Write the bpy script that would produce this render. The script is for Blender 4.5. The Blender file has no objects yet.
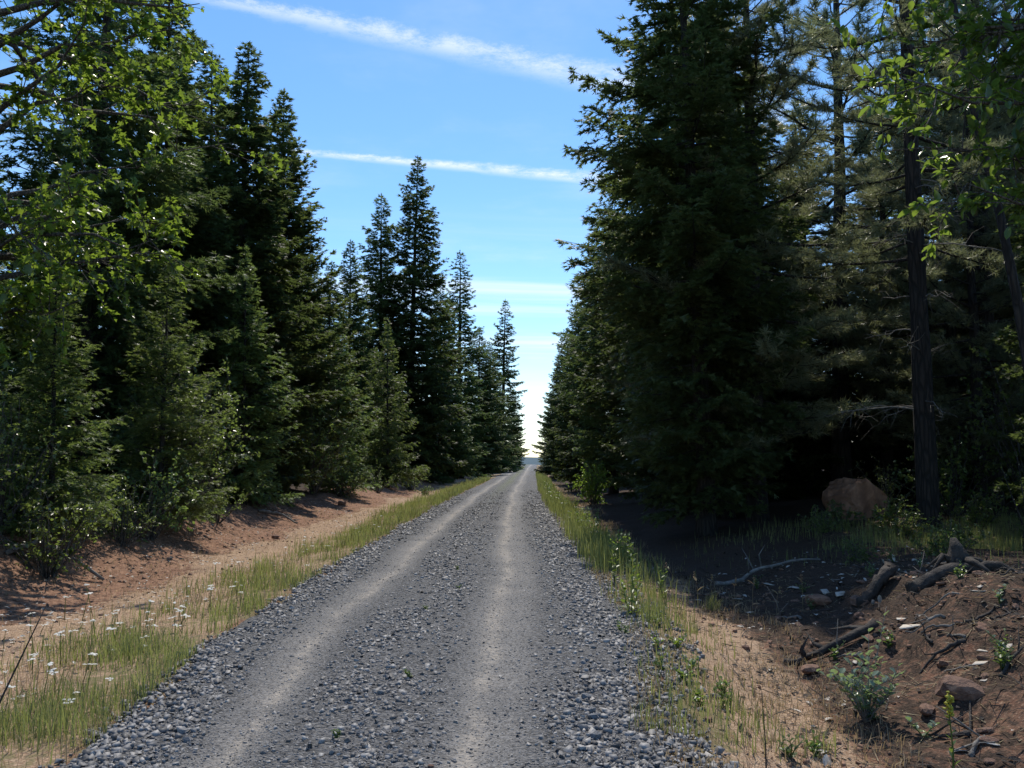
import bpy, math, random
import numpy as np
from mathutils import Vector

# ------------------------------------------------------------------ camera, sky, sun, exposure
S = bpy.context.scene
C = S.collection
cam = bpy.data.cameras.new('camera'); cam.lens = 31.2; cam.sensor_width = 36.0
cam.clip_start = 0.05; cam.clip_end = 20000
camo = bpy.data.objects.new('camera', cam); C.objects.link(camo)
camo.location = (0, 0, 1.6); camo.rotation_euler = (math.radians(94.9), 0, 0)
S.camera = camo
S.view_settings.view_transform = 'Standard'; S.view_settings.look = 'None'
S.view_settings.gamma = 1.0; S.view_settings.use_curve_mapping = False
S.view_settings.exposure = 0.4

SUN_EL, SUN_AZ = 57.0, 3.0             # ahead of the camera, a little to its right
el, az = math.radians(SUN_EL), math.radians(SUN_AZ)
sd = Vector((math.sin(az)*math.cos(el), math.cos(az)*math.cos(el), math.sin(el)))
sun = bpy.data.lights.new('sun', 'SUN'); sun.energy = 3.5; sun.angle = math.radians(0.53); sun.color = (1.0, 0.93, 0.82)
suno = bpy.data.objects.new('sun', sun); C.objects.link(suno)
suno.rotation_euler = (-sd).to_track_quat('-Z', 'Y').to_euler(); suno.location = (0, 0, 60)

W = bpy.data.worlds.new('World'); S.world = W; W.use_nodes = True

class NT:                                # small helper to write node trees
    def __init__(s, tree): s.t = tree; s.n = tree.nodes; s.l = tree.links
    def node(s, kind, ins=None, **props):
        n = s.n.new(kind)
        for k, v in props.items(): setattr(n, k, v)
        for k, v in (ins or {}).items(): s.put(n.inputs[k], v)
        return n
    def put(s, sock, v):
        if isinstance(v, bpy.types.NodeSocket): s.l.new(v, sock)
        elif isinstance(v, bpy.types.Node): s.l.new(v.outputs[0], sock)
        elif isinstance(v, tuple) and len(v) == 3 and sock.type == 'RGBA': sock.default_value = (*v, 1)
        else: sock.default_value = v
    def math(s, op, a, b=None, c=None, clamp=False):
        n = s.n.new('ShaderNodeMath'); n.operation = op; n.use_clamp = clamp
        for i, v in enumerate((a, b, c)):
            if v is not None: s.put(n.inputs[i], v)
        return n.outputs[0]
    def mix(s, f, a, b, mode='MIX'):
        n = s.n.new('ShaderNodeMix'); n.data_type = 'RGBA'; n.blend_type = mode
        s.put(n.inputs[0], f); s.put(n.inputs[6], a); s.put(n.inputs[7], b)
        return n.outputs[2]
    def noise(s, vec, scale, detail=4, rough=0.55, dims='3D'):
        n = s.node('ShaderNodeTexNoise', {'Scale': scale, 'Detail': detail, 'Roughness': rough}, noise_dimensions=dims)
        if vec is not None: s.put(n.inputs['Vector'], vec)
        return n
    def ramp(s, f, lo, hi, a=0.0, b=1.0, smooth=True):
        n = s.node('ShaderNodeMapRange', {0: f, 1: lo, 2: hi, 3: a, 4: b}, interpolation_type='SMOOTHSTEP' if smooth else 'LINEAR')
        return n.outputs[0]

def build_sky():
    t = NT(W.node_tree); t.n.clear()
    sky = t.node('ShaderNodeTexSky', sky_type='NISHITA', sun_disc=False)
    sky.sun_elevation = el; sky.sun_rotation = az
    sky.altitude = 900; sky.air_density = 1.0; sky.dust_density = 0.3; sky.ozone_density = 2.2
    geo = t.node('ShaderNodeTexCoord')
    sep = t.node('ShaderNodeSeparateXYZ', {0: geo.outputs['Generated']})
    z = t.math('MAXIMUM', sep.outputs[2], 0.012)
    px = t.math('DIVIDE', sep.outputs[0], z); py = t.math('DIVIDE', sep.outputs[1], z)
    pv = t.node('ShaderNodeCombineXYZ', {0: px, 1: py, 2: 0.0})
    wob = t.noise(pv, 1.1, 3); wob2 = t.noise(pv, 9.0, 7, 0.78)
    def trail(p0, p1, w0, w1, soft, lo, hi, amount):
        # a contrail: straight ribbon between two points of the cloud layer (unit height)
        d = Vector((p1[0]-p0[0], p1[1]-p0[1])); L = d.length; d /= L
        ax = t.math('ADD', t.math('MULTIPLY', t.math('SUBTRACT', px, p0[0]), d.x), t.math('MULTIPLY', t.math('SUBTRACT', py, p0[1]), d.y))
        ac = t.math('ADD', t.math('MULTIPLY', t.math('SUBTRACT', px, p0[0]), -d.y), t.math('MULTIPLY', t.math('SUBTRACT', py, p0[1]), d.x))
        ac = t.math('ADD', ac, t.math('MULTIPLY', t.math('SUBTRACT', wob.outputs[0], 0.5), w0*1.2))
        ac = t.math('ADD', ac, t.math('MULTIPLY', t.math('SUBTRACT', wob2.outputs[0], 0.5), w0*2.2))
        u = t.math('DIVIDE', ax, L)
        wid = t.math('ADD', w0, t.math('MULTIPLY', u, w1-w0))
        core = t.ramp(t.math('DIVIDE', t.math('ABSOLUTE', ac), wid), soft, 1.0, 1.0, 0.0)
        ends = t.math('MULTIPLY', t.ramp(u, lo-0.15, lo+0.12), t.ramp(u, hi-0.1, hi+0.25, 1.0, 0.0))
        streak = t.ramp(wob2.outputs[0], 0.3, 0.7, 0.15, 1.0)
        return t.math('MULTIPLY', t.math('MULTIPLY', t.math('MULTIPLY', core, ends), streak), amount)
    a = trail((-0.596, 1.866), (0.232, 2.26), 0.06, 0.12, 0.0, -1.2, 1.6, 0.66)
    b = trail((-0.691, 2.81), (0.26, 3.084), 0.045, 0.10, 0.0, -0.25, 1.1, 0.85)
    m = t.math('MAXIMUM', a, b)
    # thin cirrus bars low over the horizon
    sv = t.node('ShaderNodeCombineXYZ', {0: t.math('MULTIPLY', px, 0.12), 1: t.math('ADD', t.math('MULTIPLY', py, 0.75), t.math('MULTIPLY', px, -0.12)), 2: 3.0})
    cn = t.noise(sv, 1.15, 5, 0.62)
    cir = t.math('MULTIPLY', t.ramp(cn.outputs[0], 0.44, 0.74), t.math('MULTIPLY', t.ramp(py, 3.0, 5.5), 0.8))
    veil = t.math('MULTIPLY', t.ramp(t.noise(pv, 0.9, 6, 0.62).outputs[0], 0.45, 0.9), 0.35)
    m = t.math('MAXIMUM', t.math('MAXIMUM', m, cir), veil)
    hs = t.node('ShaderNodeHueSaturation', {'Hue': 0.5, 'Saturation': 1.22, 'Value': 1.0, 'Color': sky.outputs[0]})
    col = t.mix(m, hs.outputs[0], (5.4, 5.7, 6.1))
    bg = t.node('ShaderNodeBackground', {'Color': col, 'Strength': 0.15})
    out = t.node('ShaderNodeOutputWorld', {0: bg})
build_sky()

# ------------------------------------------------------------------ noise and terrain
def _hash(ix, iy, seed):
    h = (ix.astype(np.int64)*374761393 + iy.astype(np.int64)*668265263 + seed*1442695041) & 0xffffffff
    h = ((h ^ (h >> 13)) * 1274126177) & 0xffffffff
    return ((h ^ (h >> 16)) & 0xffffff) / float(0xffffff)
def vnoise(x, y, seed=0):
    x = np.asarray(x, float); y = np.asarray(y, float)
    ix = np.floor(x); iy = np.floor(y); fx = x-ix; fy = y-iy
    fx = fx*fx*(3-2*fx); fy = fy*fy*(3-2*fy)
    a = _hash(ix, iy, seed); b = _hash(ix+1, iy, seed); c = _hash(ix, iy+1, seed); d = _hash(ix+1, iy+1, seed)
    return (a*(1-fx)+b*fx)*(1-fy)+(c*(1-fx)+d*fx)*fy
def fbm(x, y, seed=0, octs=4):
    s = 0; a = 0.5
    for k in range(octs):
        s = s + a*(vnoise(x*2**k, y*2**k, seed+k*17)-0.5); a *= 0.5
    return s*2
def sstep(a, b, x):
    t = np.clip((np.asarray(x, float)-a)/(b-a), 0, 1); return t*t*(3-2*t)
RC_Y = [-40, 0, 5, 10, 18, 35, 47, 95, 160, 284, 600]
RC_X = [-.9, -.82, -.78, -.72, -.74, -.62, -.45, .7, 2.4, 6.0, 15]
def road_x(y): return np.interp(y, RC_Y, RC_X)
def road_k(y): return (1.58+.46*sstep(4, 9.5, y))/2.0
def road_s(x, y):                        # distance from the road's middle, measured so that its edge is always at 2
    d = x-road_x(y); k = road_k(y); a = np.abs(d)
    return np.sign(d)*np.where(a < 2*k, a/k, a+2-2*k)
def road_at(s, y):
    k = road_k(y); a = np.abs(s)
    return road_x(y)+np.sign(s)*np.where(a < 2, a*k, a-2+2*k)
PR_S = [-200, -60, -14, -8, -6.3, -5.5, -4.6, -3.3, -2.2, -1.9, 0, 1.9, 2.3, 2.8, 3.4, 4.2, 5.2, 7, 10, 16, 60, 200]
PR_Z = [4, 1.6, .65, .46, .40, .06, -.12, -.14, -.07, -.035, .02, -.035, -.09, -.24, -.36, -.30, -.05, .10, .22, .45, 1.5, 4]
def bump(x, y, cx, cy, rx, ry, h): return h*np.exp(-((x-cx)/rx)**2-((y-cy)/ry)**2)
def base_z(x, y):
    s = road_s(x, y)
    z = np.interp(s, PR_S, PR_Z)
    z = z + bump(x, y, 5.0, 9.2, 1.5, 2.0, .34) + bump(x, y, 4.2, 6.4, .9, 1.4, .22) + bump(x, y, 3.0, 8.8, .7, .9, .05) \
          + bump(x, y, 3.3, 33, .9, 5, .30) 
    z = z + .45*sstep(50, 200, y) - 3.5*sstep(230, 330, y) - 40*sstep(330, 1500, y)
    return z
def ground_z(x, y):
    x = np.asarray(x, float); y = np.asarray(y, float)
    s = np.abs(road_s(x, y)); off = sstep(1.9, 3.2, s); far = sstep(3.2, 9, s)
    z = base_z(x, y) + off*(fbm(x*.7, y*.7, 3)*.12 + fbm(x*3, y*3, 5, 3)*.05) + far*fbm(x*.25, y*.25, 9)*.3
    rough = np.exp(-((x-4.6)/1.8)**2-((y-8.4)/3.5)**2)
    return z + rough*(fbm(x*2.3, y*2.3, 31, 4)*.20+fbm(x*7, y*7, 33, 3)*.07) + off*fbm(x*9, y*9, 8, 2)*.018
def road_surface_z(x, y):
    s = road_s(x, y); rut = np.exp(-((s+1.03)/.22)**2)+np.exp(-((s-.66)/.22)**2)
    return base_z(x, y)+.012 - .028*rut + fbm(x*1.2, y*1.2, 41, 3)*.012 + fbm(x*8, y*8, 42, 2)*.008
# --- END TERRAIN

# ------------------------------------------------------------------ mesh helpers
def mesh_from(name, V, F, mats=(), smooth=False, attrs=None):
    V = np.asarray(V, np.float32).reshape(-1, 3); F = np.asarray(F, np.int32)
    k = F.shape[1]; m = bpy.data.meshes.new(name)
    m.vertices.add(len(V)); m.vertices.foreach_set('co', V.ravel())
    m.loops.add(F.size); m.loops.foreach_set('vertex_index', F.ravel())
    m.polygons.add(len(F)); m.polygons.foreach_set('loop_start', np.arange(0, F.size, k, dtype=np.int32))
    m.update(calc_edges=True)
    if smooth: m.polygons.foreach_set('use_smooth', np.ones(len(F), bool))
    for an, arr in (attrs or {}).items():
        at = m.attributes.new(an, 'FLOAT_COLOR', 'POINT')
        a4 = np.ones((len(V), 4), np.float32); a4[:, :np.asarray(arr).shape[1]] = arr
        at.data.foreach_set('color', a4.ravel())
    for x in mats: m.materials.append(x)
    m.validate()
    return m
def link(name, data, parent=None, loc=None, rot=None, scale=None):
    o = bpy.data.objects.new(name, data); C.objects.link(o)
    if parent is not None: o.parent = parent
    if loc is not None: o.location = loc
    if rot is not None: o.rotation_euler = rot
    if scale is not None: o.scale = scale
    return o
def tag(o, label=None, cat=None, group=None, kind=None):
    if label: o['label'] = label
    if cat: o['category'] = cat
    if group: o['group'] = group
    if kind: o['kind'] = kind
    return o
def nrm(v): return v/np.maximum(np.linalg.norm(v, axis=-1, keepdims=True), 1e-9)
class Geo:                               # gathers tubes and faces into one mesh
    def __init__(s): s.V = []; s.F = []; s.n = 0
    def add(s, V, F):
        V = np.asarray(V, float); F = np.asarray(F, int)
        s.V.append(V); s.F.append(F+s.n); s.n += len(V)
    def tube(s, pts, radii, sides=6, jit=0, rng=None, cap=True):
        pts = np.asarray(pts, float); n = len(pts); radii = np.broadcast_to(np.asarray(radii, float), (n,))
        tan = nrm(np.gradient(pts, axis=0))
        ref = np.array([0., 0, 1]) if abs(tan[:, 2]).mean() < .8 else np.array([1., 0, 0])
        a = nrm(np.cross(tan, ref)); b = np.cross(tan, a)
        th = np.linspace(0, 2*np.pi, sides, endpoint=False)
        r = radii[:, None]*np.ones(sides)
        if jit: r = r*(1+jit*(rng.random((n, sides))-.5)*2)
        V = pts[:, None]+r[..., None]*(np.cos(th)[None, :, None]*a[:, None]+np.sin(th)[None, :, None]*b[:, None])
        V = V.reshape(-1, 3); F = []
        i = np.arange(n-1)[:, None]*sides; j = np.arange(sides)[None]; j2 = (j+1) % sides
        q = np.stack([i+j, i+j2, i+sides+j2, i+sides+j], -1).reshape(-1, 4)
        F = np.concatenate([q[:, [0, 1, 2]], q[:, [0, 2, 3]]])
        if cap:
            V = np.concatenate([V, pts[:1], pts[-1:]]); c0 = n*sides; k = np.arange(sides); k2 = (k+1) % sides
            F = np.concatenate([F, np.stack([np.full(sides, c0), k2, k], -1),
                                np.stack([np.full(sides, c0+1), (n-1)*sides+k, (n-1)*sides+k2], -1)])
        s.add(V, F)
    def mesh(s, name, mat, smooth=False):
        return mesh_from(name, np.concatenate(s.V), np.concatenate(s.F), (mat,), smooth)
def blades(P, D, Wd):                    # triangles: base P, direction*length D, width vector Wd
    n = len(P); V = np.stack([P-Wd/2, P+Wd/2, P+D], 1).reshape(-1, 3)
    return V, np.arange(3*n).reshape(-1, 3)
def leaf_shape(kind):
    if kind == 'oak':
        o = [(0, 0), (.32, .20), (.19, .38), (.46, .58), (.21, .66), (0, 1.0)]
    elif kind == 'round':
        o = [(0, 0), (.30, .22), (.38, .55), (.20, .88), (0, 1.0)]
    else:
        o = [(0, 0), (.17, .2), (.24, .5), (.15, .8), (0, 1.0)]
    L = [(x, y, abs(x)*.35-.12*y*y) for x, y in o]; R = [(-x, y, abs(x)*.35-.12*y*y) for x, y in o[-2:0:-1]]
    P = L+R; V = np.array(P+[(0, .5, -.03)]); c = len(P)
    F = np.array([(c, i, (i+1) % c) for i in range(c)])
    return V, F
def frames(D, rng, flat=.6):             # a frame per leaf: y along D, z mostly up
    D = nrm(D); up = np.array([0., 0, 1])+rng.normal(0, 1-flat, D.shape)
    x = nrm(np.cross(D, up)); z = np.cross(x, D)
    return np.stack([x, D, z], -1)
def leaves(kind, P, D, size, rng, flat=.6):
    LV, LF = leaf_shape(kind); M = frames(D, rng, flat); n = len(P)
    V = P[:, None]+np.einsum('nij,kj->nki', M, LV)*np.asarray(size).reshape(-1, 1, 1)
    return V.reshape(-1, 3), (LF[None]+np.arange(n)[:, None, None]*len(LV)).reshape(-1, 3)

# ------------------------------------------------------------------ materials
def new_mat(name):
    m = bpy.data.materials.new(name); m.use_nodes = True; t = NT(m.node_tree); t.n.clear()
    return m, t
def foliage(name, dark, light, trans, tmix=.35, rough=.4, spec=.5, var=.35):
    m, t = new_mat(name)
    rnd = t.node('ShaderNodeNewGeometry').outputs['Random Per Island']
    obj = t.node('ShaderNodeObjectInfo').outputs['Random']
    co = t.node('ShaderNodeTexCoord').outputs['Object']
    n = t.noise(co, .9, 3)
    f = t.math('ADD', t.math('MULTIPLY', rnd, .5), t.math('MULTIPLY', t.ramp(n.outputs[0], .3, .7), .5))
    col = t.mix(f, dark, light)
    hs = t.node('ShaderNodeHueSaturation', {'Hue': t.math('ADD', .474, t.math('MULTIPLY', obj, .045)), 'Saturation': 1.0,
                'Value': t.math('ADD', 1-var, t.math('MULTIPLY', obj, 2*var)), 'Color': col})
    p = t.node('ShaderNodeBsdfPrincipled', {'Base Color': hs, 'Roughness': rough, 'Specular IOR Level': spec})
    tr = t.node('ShaderNodeBsdfTranslucent', {0: t.mix(.6, hs.outputs[0], trans)})
    mx = t.node('ShaderNodeMixShader', {0: tmix, 1: p, 2: tr}); t.node('ShaderNodeOutputMaterial', {0: mx})
    return m
def rocky(name, a, b, scale=6, rough=.85, bumps=.5, coord='Object', detail=6, third=None):
    m, t = new_mat(name); co = t.node('ShaderNodeTexCoord').outputs[coord]
    n = t.noise(co, scale, detail, .62); n2 = t.noise(co, scale*5, 4, .6)
    isl = t.node('ShaderNodeObjectInfo').outputs['Random']
    col = t.mix(t.ramp(n.outputs[0], .32, .68), a, b)
    if third: col = t.mix(t.ramp(n2.outputs[0], .55, .75), col, third)
    col = t.mix(t.math('MULTIPLY', isl, .35), col, (.05, .045, .04))
    h = t.math('ADD', n.outputs[0], t.math('MULTIPLY', n2.outputs[0], .4))
    bp = t.node('ShaderNodeBump', {'Strength': bumps, 'Distance': .05, 'Height': h})
    p = t.node('ShaderNodeBsdfPrincipled', {'Base Color': col, 'Roughness': rough, 'Normal': bp})
    t.node('ShaderNodeOutputMaterial', {0: p}); return m
def bark(name, a, b, sc=1.0):
    m, t = new_mat(name); co = t.node('ShaderNodeTexCoord').outputs['Object']
    mp = t.node('ShaderNodeMapping', {0: co, 3: (14*sc, 14*sc, 2.2*sc)})
    v = t.node('ShaderNodeTexVoronoi', {0: mp, 'Scale': 1.0}, feature='DISTANCE_TO_EDGE')
    n = t.noise(mp, 1.6, 5, .6)
    f = t.math('MULTIPLY', t.ramp(v.outputs[0], .0, .22), t.ramp(n.outputs[0], .2, .75, .35, 1))
    col = t.mix(f, a, b)
    bp = t.node('ShaderNodeBump', {'Strength': .9, 'Distance': .04, 'Height': f})
    p = t.node('ShaderNodeBsdfPrincipled', {'Base Color': col, 'Roughness': .9, 'Normal': bp})
    t.node('ShaderNodeOutputMaterial', {0: p}); return m
M = {}
M['fir'] = foliage('fir needles', (.036, .060, .024), (.105, .150, .055), (.22, .30, .07), .40, .55, .3, .42)
M['young_fir'] = foliage('young fir needles', (.060, .098, .032), (.15, .205, .070), (.30, .40, .08), .42, .5, .35)
M['cedar'] = foliage('cedar sprays', (.045, .070, .022), (.115, .150, .048), (.23, .30, .06), .40, .55, .3)
M['pine'] = foliage('pine needles', (.095, .112, .058), (.25, .265, .155), (.36, .40, .17), .42, .4, .5)
M['oak'] = foliage('oak leaves', (.036, .072, .016), (.085, .145, .028), (.38, .54, .05), .52, .28, .6, .2)
M['madrone'] = foliage('madrone leaves', (.036, .072, .022), (.085, .140, .038), (.38, .54, .06), .5, .24, .7, .2)
M['shrub'] = foliage('shrub leaves', (.055, .090, .026), (.14, .19, .06), (.32, .44, .08), .45, .32, .6)
M['bush'] = foliage('bright bush leaves', (.075, .135, .022), (.14, .22, .04), (.34, .48, .05), .5, .35, .5, .1)
M['weed'] = foliage('weed leaves', (.060, .110, .030), (.130, .190, .060), (.26, .36, .05), .45, .4, .5, .15)
M['glaucous'] = foliage('pale bush leaves', (.13, .18, .11), (.30, .36, .25), (.34, .48, .12), .38, .22, .9, .1)
M['grass'] = foliage('verge grass', (.092, .125, .033), (.29, .285, .112), (.36, .41, .11), .44, .5, .3, 0)
M['straw'] = foliage('dry grass', (.20, .145, .075), (.40, .31, .19), (.42, .32, .16), .4, .55, .3, 0)
M['bark_dark'] = bark('fir bark', (.010, .009, .008), (.050, .042, .036))
M['bark_pine'] = bark('pine bark', (.008, .007, .006), (.042, .033, .028), .8)
M['bark_grey'] = bark('grey bark', (.05, .045, .04), (.17, .155, .135), 1.5)
M['dead'] = rocky('dead twigs', (.10, .09, .08), (.24, .22, .19), 9, .85, .3)
M['dead_dark'] = rocky('old log wood', (.012, .010, .009), (.060, .048, .040), 9, .9, .8)
M['red_rock'] = rocky('red brown stone', (.13, .062, .038), (.30, .165, .105), 5, .85, .6)
M['boulder'] = rocky('weathered boulder', (.16, .072, .038), (.40, .21, .12), 3, .85, .8, third=(.18, .105, .065))
M['clod'] = rocky('earth clods', (.14, .072, .045), (.34, .20, .13), 8, .95, .5, 'Generated')
M['grey_rock'] = rocky('grey basalt stone', (.085, .088, .095), (.22, .225, .235), 14, .75, .4)
M['chip'] = rocky('pale wood chips', (.38, .33, .27), (.62, .57, .49), 30, .7, .2)
M['flower'] = foliage('white petals', (.62, .62, .56), (.80, .80, .74), (.7, .7, .6), .3, .6, .2, 0)
M['yellow'] = foliage('yellow buds', (.30, .28, .04), (.52, .46, .07), (.5, .45, .05), .3, .5, .3, 0)

def make_gravel_mat():
    m, t = new_mat('crushed basalt')
    g = t.node('ShaderNodeNewGeometry'); rnd = g.outputs['Random Per Island']
    rp = t.node('ShaderNodeValToRGB', {0: rnd}); e = rp.color_ramp.elements
    e[0].position = 0; e[0].color = (.045, .044, .045, 1); e[1].position = 1; e[1].color = (.36, .34, .315, 1)
    for pos, c in ((.35, (.105, .104, .107, 1)), (.7, (.185, .182, .183, 1)), (.93, (.28, .27, .26, 1))):
        k = rp.color_ramp.elements.new(pos); k.color = c
    n = t.noise(g.outputs['Position'], 90, 3)
    col = t.mix(t.ramp(n.outputs[0], .3, .75, 0, .35), rp.outputs[0], (.19, .18, .165))
    p = t.node('ShaderNodeBsdfPrincipled', {'Base Color': col, 'Roughness': .62, 'Specular IOR Level': .45})
    t.node('ShaderNodeOutputMaterial', {0: p}); return m
M['gravel'] = make_gravel_mat()

def make_road_mat():
    m, t = new_mat('gravel road bed')
    pos = t.node('ShaderNodeNewGeometry').outputs['Position']
    at = t.node('ShaderNodeAttribute', attribute_name='mask'); sp = t.node('ShaderNodeSeparateColor', {0: at.outputs['Color']})
    dust, wheel, weedy = sp.outputs[0], sp.outputs[1], sp.outputs[2]
    v = t.node('ShaderNodeTexVoronoi', {0: pos, 'Scale': 40.0, 'Randomness': 1.0}); v2 = t.node('ShaderNodeTexVoronoi', {0: pos, 'Scale': 75.0})
    bw = t.node('ShaderNodeRGBToBW', {0: v.outputs['Color']}); bw2 = t.node('ShaderNodeRGBToBW', {0: v2.outputs['Color']})
    n = t.noise(pos, 1.4, 5); n2 = t.noise(pos, 22, 4, .65)
    coarse = t.mix(t.ramp(bw.outputs[0], .15, .8, smooth=False), (.022, .022, .023), (.155, .152, .150))
    fine = t.mix(t.ramp(bw2.outputs[0], .15, .8, smooth=False), (.036, .035, .035), (.215, .207, .198))
    k = t.math('MULTIPLY', wheel, t.ramp(n.outputs[0], .3, .6, .65, 1.0))
    col = t.mix(k, coarse, fine)
    dm = t.math('MULTIPLY', dust, t.ramp(n2.outputs[0], .35, .62, .12, 1.0))
    dm = t.math('MULTIPLY', dm, t.ramp(n.outputs[0], .34, .6, .38, 1.0))
    col = t.mix(t.math('MINIMUM', dm, 1.0), col, (.33, .29, .24))
    col = t.mix(t.math('MULTIPLY', weedy, .8), col, (.10, .115, .05))
    h = t.math('ADD', t.math('MULTIPLY', t.math('SUBTRACT', 1.0, v.outputs[0]), t.math('SUBTRACT', 1.0, t.math('MULTIPLY', k, .85))), t.math('MULTIPLY', v2.outputs[0], -.35))
    bp = t.node('ShaderNodeBump', {'Strength': 1.0, 'Distance': .03, 'Height': h})
    p = t.node('ShaderNodeBsdfPrincipled', {'Base Color': col, 'Roughness': .8, 'Normal': bp})
    t.node('ShaderNodeOutputMaterial', {0: p}); return m
M['road'] = make_road_mat()

def make_ground_mat():
    m, t = new_mat('forest earth')
    pos = t.node('ShaderNodeNewGeometry').outputs['Position']
    at = t.node('ShaderNodeAttribute', attribute_name='mask'); sp = t.node('ShaderNodeSeparateColor', {0: at.outputs['Color']})
    straw, litter, green = sp.outputs[0], sp.outputs[1], sp.outputs[2]
    n = t.noise(pos, .9, 6, .6); n2 = t.noise(pos, 11, 5, .65); n3 = t.noise(pos, 55, 3, .6)
    soil = t.mix(t.ramp(n2.outputs[0], .3, .7), (.115, .055, .034), (.32, .182, .115))
    soil = t.mix(t.ramp(n3.outputs[0], .5, .75), soil, (.38, .25, .165))
    sm = t.mix(t.ramp(n3.outputs[0], .3, .7), (.21, .125, .075), (.48, .345, .23))
    lm = t.mix(t.ramp(n3.outputs[0], .3, .7), (.020, .014, .010), (.080, .052, .036))  # needle litter, taken near black to paint in the shade of trees and ditch
    gm = t.mix(t.ramp(n2.outputs[0], .3, .7), (.075, .072, .028), (.22, .18, .09))
    jit = t.math('MULTIPLY', t.math('SUBTRACT', n2.outputs[0], .5), 1.4)
    jit = t.math('ADD', jit, t.math('MULTIPLY', t.math('SUBTRACT', n.outputs[0], .5), .8))
    def msk(x): return t.ramp(t.math('ADD', x, jit), .35, .65)
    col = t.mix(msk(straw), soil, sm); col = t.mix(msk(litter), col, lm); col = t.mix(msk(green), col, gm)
    h = t.math('ADD', n2.outputs[0], t.math('MULTIPLY', n3.outputs[0], .5))
    bp = t.node('ShaderNodeBump', {'Strength': .8, 'Distance': .04, 'Height': h})
    p = t.node('ShaderNodeBsdfPrincipled', {'Base Color': col, 'Roughness': .95, 'Specular IOR Level': .2, 'Normal': bp})
    t.node('ShaderNodeOutputMaterial', {0: p}); return m
M['ground'] = make_ground_mat()

# ------------------------------------------------------------------ ground, road, far hills
def axis(parts):
    out = []
    for a, b, st in parts: out += list(np.arange(a, b, st))
    return np.array(out+[parts[-1][1]])
def grid(xs, ys, fz):
    X, Y = np.meshgrid(xs, ys); Z = fz(X, Y); nx, ny = len(xs), len(ys)
    i = np.arange(ny-1)[:, None]*nx+np.arange(nx-1)[None]
    return X, Y, Z, np.stack([i, i+1, i+nx+1, i+nx], -1).reshape(-1, 4)
gx = axis([(-3000, -400, 400), (-400, -60, 40), (-60, -14, 2), (-14, -8, .3), (-8, 8.5, .10), (8.5, 16, .3), (16, 60, 2), (60, 400, 40), (400, 3000, 400)])
gy = axis([(-60, 2, 4), (2, 15, .095), (15, 30, .25), (30, 60, .6), (60, 320, 4), (320, 1500, 60), (1500, 6000, 500)])
X, Y, Z, F = grid(gx, gy, ground_z)
s = road_s(X, Y); under = np.abs(s) < 1.95
Z = np.where(under, Z-.06, Z)
wn = fbm(X*.5, Y*.5, 77)*.6
straw = np.where(s < 0, sstep(-5.2, -3.9, s+wn)*(1-sstep(-2.2, -1.9, s)), (1-sstep(3.0, 3.8, s+wn))*sstep(1.9, 2.2, s)*.85)
straw = np.maximum(straw, .5*sstep(2.5, 3, s)*sstep(26, 30, Y)*(1-sstep(5, 6, s)))
litter = np.where(s < 0, 1-sstep(-7.6, -6.4, s+wn), sstep(2.9, 3.6, s+wn)*(.60+.40*sstep(8.5, 11, Y)))  # ditch side: litter plus painted shade, full strength past the mound
green = np.where(s < 0, sstep(-3.6, -2.4, s+wn*.9)*.5, sstep(1.85, 2.0, s)*(1-sstep(2.2, 2.9, s+wn*.5))*.6)
green = np.maximum(green, bump(X, Y, 8.6, 17.5, 2.5, 2.2, .8))
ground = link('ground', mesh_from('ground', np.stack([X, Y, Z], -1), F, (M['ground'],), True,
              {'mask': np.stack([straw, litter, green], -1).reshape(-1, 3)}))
tag(ground, 'reddish brown earth with dry grass and shade-darkened needle litter either side of the gravel road', None, None, 'structure')
ss = np.linspace(-2.15, 2.15, 87)
ry = axis([(-6, 14, .06), (14, 30, .15), (30, 80, .6), (80, 320, 4)])
Sg, Yg = np.meshgrid(ss, ry)
edge = 1+.0*Sg
wob = fbm(Yg*.9, Sg*0+5, 55)*.22*sstep(1.3, 2.1, np.abs(Sg))
Xg = road_at(Sg, Yg)+wob*np.sign(Sg)
Zg = road_surface_z(Xg, Yg)-.10*sstep(1.85, 2.15, np.abs(Sg))
Zg = np.maximum(Zg, -10)
nx = len(ss); i = np.arange(len(ry)-1)[:, None]*nx+np.arange(nx-1)[None]
F = np.stack([i, i+1, i+nx+1, i+nx], -1).reshape(-1, 4)
sw = Sg+fbm(Yg*.35, Yg*0, 61)*.12
dust = np.exp(-((sw+1.0+fbm(Yg*2.1, Sg*3, 67)*.06)/.075)**2)*.85+np.exp(-((sw-.60+fbm(Yg*2.1, Sg*3, 68)*.06)/.08)**2)*.95+.16*np.exp(-((sw+1.1)/.2)**2)+.14*np.exp(-((sw-.75)/.25)**2)
wheel = np.maximum(np.exp(-((sw+1.03)/.25)**4)*.9, np.exp(-((sw-.68)/.32)**4))
weedy = sstep(22, 70, Yg)*np.exp(-((sw+.18)/.3)**2)*.9
road = link('gravel_road', mesh_from('road', np.stack([Xg, Yg, Zg], -1), F, (M['road'],), True,
            {'mask': np.clip(np.stack([dust, wheel, weedy], -1).reshape(-1, 3), 0, 1)}))
tag(road, 'grey gravel road with two worn wheel tracks', None, None, 'structure')
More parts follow.
